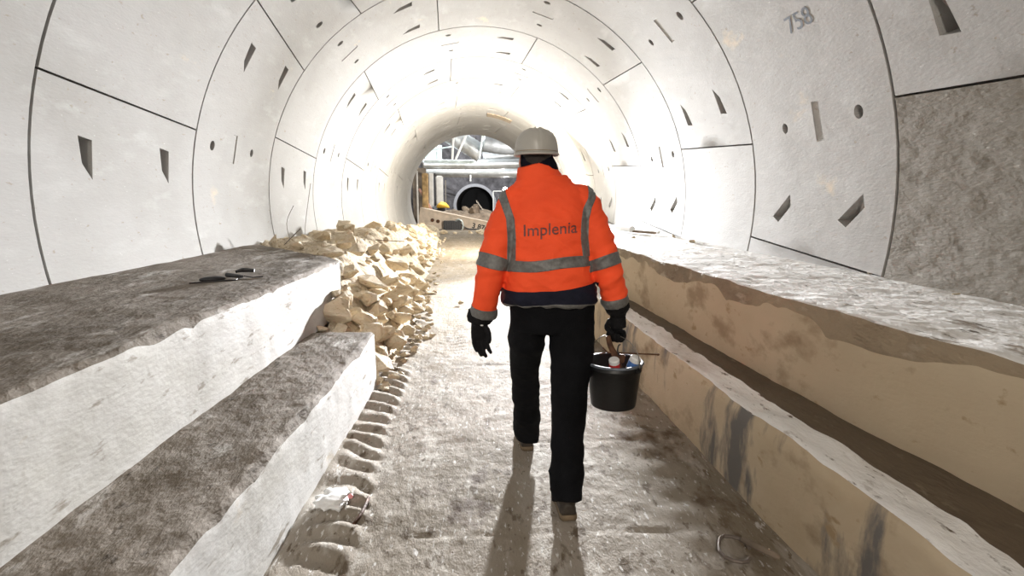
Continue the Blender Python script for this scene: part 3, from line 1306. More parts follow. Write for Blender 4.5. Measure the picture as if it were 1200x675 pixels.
# boots
for (heel, toe, nm) in (((.208, 3.155, .0), (.188, 3.44, .0), 'l'), ((.350, 2.40, .010), (.338, 2.68, .0), 'r')):
    h, t = Vector(heel), Vector(toe)
    d = (t - h)
    a = d.normalized()
    side = a.cross(Vector((0, 0, 1))).normalized()
    upv = side.cross(a)
    bm = bmesh.new()
    st = [(0, .034, .052), (.12, .040, .075), (.3, .040, .085), (.5, .042, .062), (.75, .047, .045), (.92, .040, .036), (1, .022, .022)]
    rows = []
    for q, wd, ht in st:
        c = h + d * q + upv * (.022)
        rows.append([bm.verts.new(c + side * wd * math.cos(u) + upv * (ht * max(0, math.sin(u)) + .004 * min(0, math.sin(u)))) for u in [2 * PI * k / 20 for k in range(20)]])
    for p, q in zip(rows, rows[1:]):
        for k in range(20):
            bm.faces.new((p[k], p[(k + 1) % 20], q[(k + 1) % 20], q[k]))
    bm.faces.new(rows[0][::-1])
    bm.faces.new(rows[-1])
    top_c = h + d * .2 + upv * .06
    tube(bm, [top_c, top_c + Vector((0, (.02 if nm == 'l' else .03), .12))], [.045, .05], 20)
    V, F, N_ = remeshed(bm, .006, 3)
    boot = person_part('boot', V, F, M_boot, person)
    bm = bmesh.new()
    rows = []
    for q, wd, ht in [(-.02, .030, 0), (.05, .040, 0), (.3, .040, 0), (.5, .040, 0), (.75, .051, 0), (.93, .043, 0), (1.03, .02, 0)]:
        c = h + d * q
        rows.append([bm.verts.new(c + side * sx * wd + upv * z) for sx, z in ((-1, 0), (1, 0), (1, .024), (-1, .024))])
    for p, q in zip(rows, rows[1:]):
        for k in range(4):
            bm.faces.new((p[k], p[(k + 1) % 4], q[(k + 1) % 4], q[k]))
    bm.faces.new(rows[0][::-1])
    bm.faces.new(rows[-1])
    person_part('sole', *bm_data(bm), M_sole, boot)

# left glove, hanging relaxed with the palm turned back, thumb toward the thigh
bm = bmesh.new()
limb(bm, [(-.050, 2.835, .90), (-.058, 2.838, .870), (-.062, 2.84, .842)], [.066, .068, .058], 20, [.055, .055, .04])
g_cuff = remeshed(bm, .004, 3)
bm = bmesh.new()
limb(bm, [(-.060, 2.84, .86), (-.062, 2.845, .82), (-.060, 2.848, .785), (-.058, 2.846, .755)], [.040, .042, .045, .042], 20, [.026, .022, .020, .015])
for kx, z0, seg, dx in ((-.093, .772, (.036, .026, .020), .0065), (-.071, .762, (.042, .030, .023), .0065), (-.048, .760, (.044, .032, .024), .0065), (-.026, .768, (.038, .028, .021), .0075)):
    x, z, y = kx, z0, 2.846
    P = [(x + .0, y, z + .03), (x, y, z)]
    ang = .18
    for i, s in enumerate(seg):
        x += dx * (i + 1) * .55
        z -= s * math.cos(ang)
        y -= s * math.sin(ang)
        ang += .28
        P.append((x, y, z))
    limb(bm, P, [.0122, .0120, .0114, .0106, .0088], 10)
limb(bm, [(-.040, 2.84, .835), (-.020, 2.825, .805), (-.012, 2.815, .775), (-.014, 2.808, .742)], [.016, .0155, .0135, .010], 10)
gv, gf, gn = remeshed(bm, .0032, 2)
gv = [v + n_ * .0016 * nz(v.x * 60, v.y * 60, v.z * 60) for v, n_ in zip(gv, gn)]
glove = person_part('glove', gv, gf, M_glove, person)
V = [v + n_ * .003 * nz(v.x * 20, v.y * 20, v.z * 70) for v, n_ in zip(g_cuff[0], g_cuff[2])]
person_part('glove_cuff', V, g_cuff[1], M_glove, glove)
bm = bmesh.new()
blob(bm, (-.048, 2.797, .838), (.008, .004, .004), None, 2)
o = person_part('tag', *bm_data(bm), M_white, glove)
o['label'] = 'small white tag on the glove'

# right glove closed round the bucket handle
EAR = Vector((.66, -.75, 0)).normalized()     # direction between the two handle ears
GRIP = Vector((.632, 2.795, .782))
bm = bmesh.new()
limb(bm, [(.628, 2.80, .955), (.632, 2.80, .93), (.634, 2.803, .895)], [.063, .066, .052], 20, [.055, .055, .042])
limb(bm, [(.634, 2.803, .91), (.634, 2.805, .885)], [.052, .045], 20)
g_cuff = remeshed(bm, .004, 3)
bm = bmesh.new()
fwd = Vector((0, 0, 1)).cross(EAR).normalized()      # pointing away from the viewer side
if fwd.y < 0:
    fwd = -fwd
limb(bm, [Vector((.634, 2.80, .90)), GRIP + fwd * .012 + Vector((0, 0, .075)), GRIP + fwd * .020 + Vector((0, 0, .035))], [.036, .042, .040], 20, [.026, .024, .022])
for i, q in enumerate((-.033, -.011, .011, .032)):
    c = GRIP + EAR * q
    k = (1, 1.08, 1.05, .9)[i]
    P = []
    for a in (70, 25, -20, -70, -120, -165, -205):
        rr = .026 * k
        P.append(c + fwd * math.cos(rad(a)) * rr + Vector((0, 0, math.sin(rad(a)) * rr + .002)))
    limb(bm, P, [.0125, .0125, .0120, .0118, .0112, .0105, .009], 10)
P = [GRIP - EAR * .030 + Vector((0, 0, .075)) - fwd * .004, GRIP - EAR * .036 + Vector((0, 0, .045)) - fwd * .028, GRIP - EAR * .014 + Vector((0, 0, .026)) - fwd * .040, GRIP + EAR * .012 + Vector((0, 0, .012)) - fwd * .040]
limb(bm, P, [.017, .0155, .0135, .0105], 10)
gv, gf, gn = remeshed(bm, .0032, 2)
gv = [v + n_ * .0016 * nz(v.x * 60, v.y * 60, v.z * 60) for v, n_ in zip(gv, gn)]
glove = person_part('glove', gv, gf, M_glove, person)
V = [v + n_ * .003 * nz(v.x * 20, v.y * 20, v.z * 70) for v, n_ in zip(g_cuff[0], g_cuff[2])]
person_part('glove_cuff', V, g_cuff[1], M_glove, glove)

# ------------------------------------------------------------------ bucket
BX, BY, BZ, BR, BH = .628, 2.80, .415, .142, .235
bucket = empty('bucket', (BX, BY, BZ), 'black plastic bucket of tools carried in the right hand', 'bucket')
bm = bmesh.new()
r0 = .112
prof = [(.0, .006), (r0 - .006, .006), (r0, .0), (r0 + .003, .004), (BR - .006, BH - .035), (BR - .001, BH - .033), (BR - .001, BH - .028), (BR - .004, BH - .026),
        (BR - .002, BH - .008), (BR - .006, BH - .004), (r0 - .002, .012), (0, .012)]
lathe(bm, prof, (BX, BY, BZ), 56)
link_bm('body', bm, M_bucket, bucket, True)
bm = bmesh.new()
lathe(bm, [(BR - .006, BH - .012), (BR + .006, BH - .012), (BR + .008, BH - .006), (BR + .004, BH), (BR - .006, BH - .001), (BR - .006, BH - .012)], (BX, BY, BZ), 56)
o = link_bm('rim', bm, M_bucketrim, bucket, True)  # rim greyer than the black body
o['label'] = 'grey rim'
for s in (-1, 1):
    bm = bmesh.new()
    c = Vector((BX, BY, BZ + BH - .022)) + EAR * s * (BR + .002)
    rt = Matrix.Rotation(math.atan2(EAR.y, EAR.x), 3, 'Z')
    box(bm, c, (.012, .030, .034), rt, .003)
    tube(bm, [c, c + EAR * s * .016], .008, 12)
    link_bm('ear', bm, M_bucket, bucket)
bm = bmesh.new()
P = []
for i in range(25):
    t = PI * i / 24
    hgt = .135
    P.append(Vector((BX, BY, BZ + BH - .022)) + EAR * math.cos(t) * (BR + .012) * (1 if abs(math.cos(t)) > .3 else 1) + Vector((0, 0, math.sin(t) ** .8 * (GRIP.z - BZ - BH + .022))) + Vector(((GRIP.x - BX) * math.sin(t), (GRIP.y - BY) * math.sin(t), 0)))
tube(bm, P, .0022, 8)
o = link_bm('handle', bm, M_steel, bucket, True)
o['label'] = 'thin wire handle'

# caulking gun standing in the bucket, rod out to the right
gun = empty('caulking_gun', (BX - .05, BY - .02, BZ + .1), 'rusty brown caulking gun with a long rod sticking out of the bucket', 'tool')
bm = bmesh.new()
a, b = Vector((.582, 2.75, .705)), Vector((.842, 2.76, .688))
tube(bm, [a, b], .0042, 8)
blob(bm, b, (.007, .006, .006), None, 2)
link_bm('rod', bm, M_rust, gun)
bm = bmesh.new()
limb(bm, [(.645, 2.76, .62), (.625, 2.76, .68), (.598, 2.765, .735), (.585, 2.77, .785)], [.018, .017, .014, .012], 10, [.010, .010, .009, .008])
box(bm, (.640, 2.76, .672), (.06, .03, .045), Matrix.Rotation(.15, 3, 'Y'), .005)
link_bm('grip', bm, M_rust, gun)
bm = bmesh.new()
limb(bm, [(.640, 2.745, .69), (.630, 2.742, .715), (.634, 2.74, .742), (.644, 2.74, .748)], [.0045, .004, .004, .003], 8)
link_bm('hook', bm, M_blackplastic, gun)
bm = bmesh.new()
tube(bm, [(.585, 2.765, .70), (.560, 2.77, .725)], .0035, 8)
tube(bm, [(.575, 2.765, .70), (.545, 2.775, .69)], .003, 8)
link_bm('trigger', bm, M_rust, gun)


def cartridge(c, d, L_, r, cols, label):
    c = Vector(c)
    d = Vector(d).normalized()
    root = empty('sealant_cartridge', c - d * L_ * .5, label, 'cartridge')
    m1, m2 = cols
    bm = bmesh.new()
    tube(bm, [c - d * L_ * .5, c + d * L_ * .5], r, 24)
    link_bm('tube', bm, m1, root, False)
    bm = bmesh.new()
    tube(bm, [c + d * L_ * .12, c + d * L_ * .36], r + .0008, 24)
    link_bm('printed_label', bm, m2, root, False)
    bm = bmesh.new()
    tube(bm, [c + d * L_ * .5, c + d * (L_ * .5 + .006)], [r * 1.04, r * .9], 24)
    link_bm('cap', bm, m1, root, False)


cartridge((.618, 2.738, .612), (-.15, -.30, 1), .13, .026, (M_white, M_red), 'white sealant cartridge with a red label standing in the bucket')
cartridge((.705, 2.765, .605), (.30, -.25, 1), .15, .028, (M_white, M_blue), 'white sealant cartridge with a blue label leaning in the bucket')

# ------------------------------------------------------------------ rubble heap
rr = random.Random(11)


def heap_h(x, y):
    """height of the heap of broken rock along the left wall"""
    foot = lerp_table([(3.9, -.93), (5, -.80), (6, -.72), (7.5, -.86), (10, -1.05), (14, -1.25), (20, -1.7), (26, -2.2)], y) + .12 * nz(y * 1.7, 4)
    crest = lerp_table([(3.9, -1.4), (6, -1.75), (9, -2.0), (26, -2.6)], y)
    top = lerp_table([(4.0, .30), (4.6, .62), (5.3, .86), (6, .93), (8, .97), (11, .93), (14, .75), (18, .55), (24, .35), (26, .3)], y) + .09 * nz(y * 1.1, 9) + .05 * nz(y * 3, x * 3)
    t = smooth(foot, crest, x) if crest > foot else 1 - smooth(crest, foot, x)
    if y < 4.4:
        t *= smooth(3.9, 4.4, y)
    ys_ = 5.1 + max(0, -1.38 - x) * 1.25
    if x < -1.38:
        t *= smooth(ys_ - .25, ys_ + .25, y)
    return top * (t ** .85) + .05 * fbm(x * 4, y * 4, 6) * min(1, t * 4)


gx = xs_range(-3.3, -.45, .055) + [-.45]
gy = [3.95 + .06 * i for i in range(140)]
y_ = gy[-1]
while y_ < ENDY:
    y_ += .22
    gy.append(y_)
V = []
for y in gy:
    for x in gx:
        V.append(Vector((x, y, heap_h(x, y) - .07 + .04 * fbm(x * 9, y * 9, 2))))
nx = len(gx)
F = [(j * nx + i, j * nx + i + 1, (j + 1) * nx + i + 1, (j + 1) * nx + i) for j in range(len(gy) - 1) for i in range(nx - 1)]
o = link_mesh('rubble_bed', V, F, M_gravel, smooth_shade=True)
tag(o, 'crushed tan limestone rubble filling the heap beyond the left ledges', 'rubble', kind='stuff')

rock_meshes = []
for k in range(14):
    bm = bmesh.new()
    for i in range(rr.choice((12, 14, 18))):
        v = Vector((rr.gauss(0, 1), rr.gauss(0, 1), rr.gauss(0, 1))).normalized()
        v *= rr.uniform(.8, 1.0)
        bm.verts.new((v.x * .5, v.y * .5 * rr.uniform(.85, 1), v.z * .5 * rr.uniform(.7, 1)))
    bmesh.ops.convex_hull(bm, input=bm.verts)
    bmesh.ops.delete(bm, geom=[v for v in bm.verts if not v.link_faces], context='VERTS')
    bmesh.ops.bevel(bm, geom=bm.edges[:], offset=.018, segments=1, affect='EDGES')
    bmesh.ops.triangulate(bm, faces=bm.faces)
    bmesh.ops.subdivide_edges(bm, edges=bm.edges[:], cuts=2)
    for v in bm.verts:
        v.co += v.co.normalized() * .045 * fbm(v.co.x * 3.5 + k, v.co.y * 3.5, v.co.z * 3.5)
    bmesh.ops.recalc_face_normals(bm, faces=bm.faces)
    me = bpy.data.meshes.new('rock')
    bm.to_mesh(me)
    bm.free()
    me.materials.append(M_rock)
    rock_meshes.append(me)


def rock(x, y, z, s, rot=None, label=None, group=None, mi=None, m=None):
    o = bpy.data.objects.new('rock', rock_meshes[rr.randrange(14) if mi is None else mi])
    o.location = (x, y, z)
    o.scale = s
    o.rotation_euler = rot or (rr.uniform(-.5, .5), rr.uniform(-.5, .5), rr.uniform(0, 6.28))
    C.objects.link(o)
    if label:
        tag(o, label, 'rock', group)
    return o


# a few stones that stand out
z0 = .92
p = at(321, 282, 6.7)
rock(p.x, p.y, p.z, (.13, .16, .26), (0, .05, .3), 'upright tan block standing alone at the left end of the rubble heap', mi=3)
for (px, py, Y, s, lab) in ((345, 289, 6.6, (.26, .3, .20), 'pale pointed rock just right of the upright block'),
                            (384, 296, 5.9, (.46, .36, .15), 'wide flat tan slab lying at the end of the upper left ledge'),
                            (418, 291, 6.2, (.50, .34, .22), 'long tilted tan slab on top of the heap near its left end'),
                            (449, 331, 6.4, (.42, .34, .22), 'large rounded rock in the middle of the heap above the walkway'),
                            (464, 308, 7.4, (.42, .46, .30), 'big angular pale rock high on the slope facing the walkway'),
                            (425, 376, 4.9, (.30, .32, .24), 'tan rock resting by the end of the lower left ledge'),
                            (437, 388, 4.8, (.24, .30, .28), 'lowest large rock of the heap beside the tyre track'),
                            (408, 290, 6.8, (.22, .22, .20), 'small block propped behind the long tilted slab')):
    p = at(px, py, Y)
    rock(p.x, p.y, p.z, s, None, lab)
cnt = 0
while cnt < 285:
    y = 4.15 + (rr.random() ** 1.7) * 17
    foot = lerp_table([(3.9, -.93), (5, -.80), (6, -.72), (7.5, -.86), (10, -1.05), (14, -1.25), (20, -1.7)], y)
    x = foot + .10 - abs(rr.gauss(0, .62))
    if x < -2.75:
        continue
    if x < -1.38 and y < 5.3 + (-1.38 - x) * 1.25:
        continue
    if y < 4.4 and x < -.95:
        continue
    s = rr.choice((.12, .15, .18, .22, .27, .34)) * rr.uniform(.8, 1.15)
    if x > foot - .12:
        s *= .6
    h = max(heap_h(x, y), 0)
    if h < .06:
        s = min(s, .13)
    cnt += 1
    near = 'near end, beside the ledges' if y < 7 else ('middle' if y < 11 else 'far end toward the cavern')
    rock(x, y, h + s * .10, (s * rr.uniform(.9, 1.3), s * rr.uniform(.9, 1.3), s * rr.uniform(.6, .9)), None,
         'loose tan limestone rock in the heap along the left wall, ' + near, 'rocks of the heap, ' + near)
for i in range(26):
    x = rr.uniform(-3.0, .9)
    y = rr.uniform(23.0, 25.4)
    s = rr.uniform(.16, .42)
    rock(x, y, heap_h(x, y) * .6 + s * .1, (s * 1.2, s, s * .75), None, 'pale limestone rock strewn across the far end of the tunnel floor', 'rocks strewn across the far tunnel end')
# small stones on the walkway and ledges
for (px, py, s, zz, lab) in ((540, 357, .11, 0, 'lone tan stone on the walkway left of the worker'), (462, 397, .07, 0, 'small stone between tyre track and walkway'),
                         (452, 372, .09, 0, 'stone at the foot of the heap by the track')):
    d = Fv + Rv * ((px - 600) / FPX) + Uv * ((337.5 - py) / FPX)
    p = CAM + d * ((zz - CAMZ) / d.z)
    rock(p.x, p.y, p.z + s * .25, (s, s, s * .7), None, lab)


def on_plane(px, py, z):
    d = Fv + Rv * ((px - 600) / FPX) + Uv * ((337.5 - py) / FPX)
    return CAM + d * ((z - CAMZ) / d.z)


# wires standing out of the heap in front of the left wall
for (a, b, c, lab) in ((((344, 241, 7.9)), (336, 262, 7.8), (343, 291, 7.6), 'thin bent wire standing at the left of the heap'),
                       ((364, 215, 8.2), (358, 262, 8.1), (357, 293, 8.0), 'tall thin wire standing behind the heap'),
                       ((352, 268, 7.2), (341, 279, 7.1), (331, 289, 7.0), 'short thick wire slanting over the rocks'),
                       ((440, 281, 9.0), (455, 282, 9.1), (474, 283, 9.2), 'reddish rod lying across the top of the heap')):
    bm = bmesh.new()
    limb(bm, [at(*a), at(*b), at(*c)], [.006 if 'thick' in lab or 'rod' in lab else .0035] * 3, 8)
    o = link_bm('wire', bm, M_rust if 'rod' in lab else M_wire)
    tag(o, lab, 'wire')

# ------------------------------------------------------------------ small things lying about
p = on_plane(272, 322, .92)
tool = empty('cable_tool', (p.x, p.y, .92), 'small black tool with a cable lying on the upper left ledge', 'tool')
bm = bmesh.new()
q1, q2 = on_plane(266, 322, .935), on_plane(284, 324, .935)
limb(bm, [q1, (q1 + q2) / 2, q2], [.016, .014, .009], 10)
link_bm('handle', bm, M_blackplastic, tool)
bm = bmesh.new()
q1, q2, q3 = on_plane(277, 318.5, .94), on_plane(285, 316.5, .945), on_plane(298, 317, .94)
limb(bm, [q1, q2, q3], [.010, .017, .013], 10)
link_bm('jaw', bm, M_blackplastic, tool)
bm = bmesh.new()
tube(bm, [on_plane(*q) for q in ((282, 325, .925), (276, 328, .922), (262, 329, .922), (240, 330.5, .922), (222, 332, .924))], .005, 8)
tube(bm, [on_plane(*q) for q in ((286, 323.5, .93), (296, 325, .922), (308, 324, .922))], .004, 8)
link_bm('cable', bm, M_blackplastic, tool)
bm = bmesh.new()
p = on_plane(249, 327, .93)
blob(bm, p, (.085, .035, .02), Matrix.Rotation(.5, 3, 'Z'), 2)
tag(link_bm('dark_stone', bm, M_blackplastic, None, True), 'flat black lump left of the cable on the upper left ledge', 'stone')

# crumpled wrapper in the tyre track
p = on_plane(392, 590, .02)
bm = bmesh.new()
r_ = bmesh.ops.create_icosphere(bm, subdivisions=4, radius=1)
for v in r_['verts']:
    k = 1 + .5 * fbm(v.co.x * 1.5, v.co.y * 1.5, v.co.z * 1.5) + .18 * nz(v.co.x * 5, v.co.y * 5, v.co.z * 5)
    v.co = Vector((v.co.x * .075 * k, v.co.y * .085 * k, v.co.z * .022 * k)) + p + Vector((0, 0, .02))
wr = link_bm('crumpled_wrapper', bm, M_white, None, True)
tag(wr, 'crumpled white plastic wrapper with a pink tip in the tyre track', 'wrapper')
bm = bmesh.new()
blob(bm, p + Vector((.075, .01, .03)), (.014, .014, .012), None, 2)
link_bm('pink_tip', bm, M_pink, None).parent = wr
# stick and stone in the shaded strip at the foot of the right ledge
for (a, b, r0_, lab) in (((432, 583), (408, 622), .009, 'dark stick lying on the walkway at the lower left'),):
    bm = bmesh.new()
    limb(bm, [on_plane(*a, .02), on_plane((a[0] + b[0]) / 2 + 3, (a[1] + b[1]) / 2, .022), on_plane(*b, .012)], [r0_, r0_, r0_ * .8], 8)
    tag(link_bm('stick', bm, M_rust), lab, 'stick')
bm = bmesh.new()
q = [on_plane(870, 632, .03), on_plane(885, 640, .035), on_plane(906, 650, .03), on_plane(913, 654, .022)]
limb(bm, q, [.012, .015, .014, .009], 10)
tag(link_bm('strap_end', bm, M_darkrubble), 'grey rag strip lying at the foot of the right ledge', 'rag')
p = on_plane(860, 648, .0)
bm = bmesh.new()
P = [p + Vector((.065 * math.cos(a) * (1 + .2 * math.sin(2 * a)), .09 * math.sin(a), .02)) for a in [i * .42 for i in range(14)]]
tube(bm, P, .008, 8)
tag(link_bm('cable_loop', bm, M_wire), 'dark loop of cable lying beside the grey rag strip', 'cable')

# pipes and debris against the right wall, far along the ledge
for (a, b, r_c, m, nm, lab) in (((722, 264, 9.2), (741, 275, 8.6), .05, M_white, 'pipe', 'short white pipe lying on the far right ledge by the wall'),
                                ((742, 274, 8.6), (768, 276, 8.2), .018, M_darkrubble, 'plank', 'dark narrow plank behind the white pipe on the right ledge'),
                                ((728, 262, 9.7), (772, 272, 8.3), .022, M_white, 'pipe', 'thin pale tube along the foot of the right wall')):
    A, B = at(*a), at(*b)
    A.z = max(A.z, .955 + r_c)
    B.z = max(B.z, .955 + r_c)
    A.z = B.z = .95 + r_c
    bm = bmesh.new()
    tube(bm, [A, B], r_c, 14)
    tag(link_bm(nm, bm, m), lab, nm)
for px, py, s in ((789, 278, .09), (812, 284, .12), (742, 279, .08), (1020, 321, .06), (1120, 346, .05)):
    p = on_plane(px, py, .94)
    rock(p.x, p.y, .95, (s, s, s * .6), None, {789: 'stone on the right ledge where a wall joint meets it', 812: 'tan clod at the foot of the right wall',
         742: 'small stone beside the white pipe', 1020: 'small chip under the nearest right wall joint', 1120: 'crumb of rubble by the stained right wall'}[px])

# ------------------------------------------------------------------ the cavern beyond the tunnel
def quad_box(name, lo, hi, m, label, parent=None, kind='structure', bev=0):
    bm = bmesh.new()
    lo, hi = Vector(lo), Vector(hi)
    box(bm, (lo + hi) / 2, hi - lo, None, bev)
    o = link_bm(name, bm, m, parent)
    if not parent:
        tag(o, label, kind=kind)
    return o


EY = ENDY
# shell
quad_box('floor', (-9, EY, -.4), (9, 47, 0), M_darkrubble, 'floor of the cavern beyond the tunnel')
quad_box('wall_left', (-9.3, EY + .3, -.2), (-9, 47, 9), M_cavern, 'left rock wall of the cavern')
quad_box('wall_right', (9, EY + .3, -.2), (9.3, 47, 9), M_cavern, 'right rock wall of the cavern')
quad_box('ceiling', (-9.3, EY + .3, 8.7), (9.3, 47, 9), M_cavern, 'roof of the cavern')
# front wall with the tunnel mouth cut out
V, F = [], []
for i in range(49):
    a = 2 * PI * i / 48
    c, s = math.cos(a), math.sin(a)
    V.append(on_lining(a, EY + .02, R + .3))
    k = 10 / max(abs(c), abs(s))
    V.append(Vector((cx(EY) + c * k, EY + .02, CZ + s * k)))
for i in range(48):
    F.append((2 * i, 2 * i + 1, 2 * i + 3, 2 * i + 2))
tag(link_mesh('wall_front', V, F, M_cavern), 'rock face round the tunnel mouth', kind='structure')

# back wall: rough dark rock with the round portal of a smaller tunnel
YB = 44.0
pc = at(557, 241, YB)
PR = 1.42
V, F = [], []
for j in range(9):
    for i in range(65):
        a = 2 * PI * i / 64
        c, s = math.cos(a), math.sin(a)
        k = 11 / max(abs(c), abs(s))
        r_ = (PR + .05) + (k - PR) * (j / 8) ** 1.5
        v = Vector((pc.x + c * r_, YB, pc.z + s * r_))
        if j > 0:
            v.y += .35 * fbm(v.x * .7, v.z * .7, 2)
        V.append(v)
for j in range(8):
    for i in range(64):
        b = j * 65 + i
        F.append((b, b + 1, b + 66, b + 65))
tag(link_mesh('wall_back', V, F, M_cavern), 'dark rock wall at the back of the cavern', kind='structure')
portal = empty('tunnel_portal', (pc.x, YB, pc.z - PR), 'round grey concrete ring of a smaller tunnel mouth in the back wall', 'tunnel portal')
bm = bmesh.new()
rows = []
for r_, y in ((PR, YB + .1), (PR, YB - .35), (PR + .22, YB - .35), (PR + .22, YB + .1)):
    rows.append([bm.verts.new((pc.x + r_ * math.cos(2 * PI * k / 64), y, pc.z + r_ * math.sin(2 * PI * k / 64))) for k in range(64)])
for a, b in zip(rows, rows[1:]):
    for k in range(64):
        bm.faces.new((a[k], a[(k + 1) % 64], b[(k + 1) % 64], b[k]))
link_bm('ring', bm, simple('grey_ring_concrete', (.30, .30, .32), .8), portal, False)
bm = bmesh.new()
rows = []
for y in (YB, YB + 3, YB + 7):
    rows.append([bm.verts.new((pc.x + PR * math.cos(2 * PI * k / 48), y, pc.z + PR * math.sin(2 * PI * k / 48))) for k in range(48)])
for a, b in zip(rows, rows[1:]):
    for k in range(48):
        bm.faces.new((a[k], a[(k + 1) % 48], b[(k + 1) % 48], b[k]))
bm.faces.new(rows[-1])
link_bm('bore', bm, simple('dark_bore', (.10, .105, .12), .9), portal, False)

# concrete lintel / header over the portal with dark gap below
A, B = at(519, 212, 40), at(640, 212, 40)


def bar(name, p, q, th, m, label, cat, dep=None, parent=None):
    p, q = Vector(p), Vector(q)
    bm = bmesh.new()
    d = q - p
    rot = d.to_track_quat('X', 'Z').to_matrix()
    box(bm, (p + q) / 2, (d.length, dep or th, th), rot, min(th, dep or th) * .12)
    o = link_bm(name, bm, m, parent)
    if not parent:
        tag(o, label, cat)
    return o


def duct(name, pts, r, m, label, corr=.03, n=28):
    """ribbed flexible air duct"""
    P = [Vector(p) for p in pts]
    out, rs = [], []
    for a, b in zip(P, P[1:]):
        k = max(2, int((b - a).length / .12))
        for i in range(k):
            out.append(a.lerp(b, i / k))
    out.append(P[-1])
    for i, p in enumerate(out):
        rs.append(r * (1 + corr * (1 if i % 2 else -1) * .5 + .03 * nz(i * .35, r * 5)))
    bm = bmesh.new()
    tube(bm, out, rs, n)
    o = link_bm(name, bm, m, None, True)
    tag(o, label, 'air duct')
    for q in (P[0].lerp(P[-1], .12), P[0].lerp(P[-1], .8)):
        bm = bmesh.new()
        tube(bm, [q + Vector((0, 0, r * .9)), Vector((q.x, q.y, 8.7))], .012, 6)
        link_bm('hanger', bm, M_steel, o)
    return o


duct('air_duct', [at(498, 201, 33), at(560, 202, 33), at(640, 202, 32.5)], .30, M_duct, 'long silver air duct running across above the far portal')
duct('air_duct', [at(494, 192.5, 31), at(545, 193, 31.5), at(640, 191, 32)], .27, M_duct, 'upper silver air duct resting just above the long one')
duct('air_duct', [at(566, 168, 29.5), at(590, 172, 29.5), at(640, 172, 29.5)], .40, simple('grey_duct', (.25, .26, .27), .45, .4, .3, 3, .5, 9), 'thick dark grey duct high on the right of the steel strap')
duct('air_duct', [at(526, 157, 30), at(545, 168, 30), at(564, 180, 30)], .46, M_duct, 'thick silver duct sloping down under the tunnel crown')
duct('air_duct', [at(566, 185, 33.5), at(610, 180, 33.5), at(650, 178, 33.5)], .34, M_duct, 'bright silver duct to the right behind the others')
bar('steel_beam', at(497, 189, 30.5), at(556, 190, 30.5), .13, M_galv, 'horizontal galvanised beam under the sloping duct', 'beam')
a, b = at(566, 154, 29), at(562, 186, 29)
bar('steel_strap', b + (a - b) * ((8.68 - b.z) / (a.z - b.z)), b, .09, M_galv, 'vertical greenish steel strap hanging beside the dark grey duct', 'strap', .20)
for k, (a, b, lab) in enumerate((((531, 168, 29), (530, 187, 29), 'left one of two pale brackets hanging under the crown'),
                                 ((540, 173, 29), (534, 187, 29), 'tilted right one of two pale brackets under the crown'))):
    a, b = at(*a), at(*b)
    bar('bracket', b + (a - b) * ((8.68 - b.z) / (a.z - b.z)), b, .10, M_white, lab, 'bracket', .16)
bar('cross_brace', at(503, 176, 31), at(556, 168, 31), .08, M_galv, 'thin brace crossing behind the pale brackets', 'brace')
bar('support_panel', at(508, 170, 31.5), at(508, 190, 31.5), .9, M_galv, 'teal grey panel left of the pale brackets', 'panel', .12)
bar('hanging_lamp', at(551.5, 205, 32.2), at(551.5, 212.5, 32.2), .08, M_white, 'small white fitting hanging below the long silver duct', 'fitting')
# posts and planks on the left
for (a, b, t, m, lab) in (((488.5, 200, 26.6), (491.5, 268, 26.6), .07, M_concrete_w, 'slim pale post just inside the tunnel mouth on the left'),
                          ((505, 203, 30), (505.5, 243, 30), .22, M_concrete_w, 'white post left of the wide white column'),
                          ((509.5, 203, 30.5), (510, 243, 30.5), .07, M_blackplastic, 'thin dark post between the two white posts'),
                          ((515, 206, 31), (516, 240, 31), .36, M_concrete_w, 'wide white column left of the dark back wall'),
                          ((522, 211, 33), (522, 240, 33), .07, M_steel, 'slim grey post at the edge of the dark back wall'),
                          ((498, 203, 28), (499, 250, 28), .28, simple('ochre_timber', (.42, .28, .13), .8, 0, .4, 5), 'ochre timber lagging beside the tunnel mouth'),
                          ((578, 224, 33), (578, 243, 33), .05, M_white, 'thin white post left of the bright lamp'),
                          ((491, 221, 28.1), (503, 241, 28.1), .10, M_pinkwood, 'pinkish plank leaning at the left of the tunnel mouth')):
    a, b = at(*a), at(*b)
    if 'plank' not in lab:
        b = Vector((a.x, b.y, .02))
    else:
        b = a + (b - a) * 1.25
    bar('plank' if 'plank' in lab else ('timber' if 'timber' in lab else 'post'), a, b, t, m, lab, 'plank' if 'plank' in lab else ('timber' if 'timber' in lab else 'post'))
bar('cable_rail', at(578, 224, 33), at(588, 224, 33), .05, M_white, 'short white rail joining the thin white post', 'rail')
quad = bar('timber_wall', at(484, 232, 29.5) - Vector((0, 0, .0)), at(500, 232, 29.5), 3.0, simple('shoring', (.24, .20, .16), .85, 0, .5, 2.5, .6, 6), 'brown shoring wall left inside the cavern', 'wall', .15)

# lit lamp on the right of the cavern
p = at(592, 222, 33)
lm = empty('work_lamp', (p.x, p.y, p.z - .1), 'bright white work lamp shining beside the worker, in the cavern', 'lamp')
bm = bmesh.new()
tube(bm, [p + Vector((0, .06, 0)), p + Vector((0, -.02, 0))], .13, 24)
link_bm('lamp_glass', bm, M_lamp, lm)
bm = bmesh.new()
tube(bm, [p + Vector((0, .2, 0)), p + Vector((0, .061, 0))], [.08, .15], 24)
tube(bm, [p + Vector((0, .15, 0)), p + Vector((0, .15, -p.z))], .03, 10)
link_bm('housing', bm, M_blackplastic, lm)

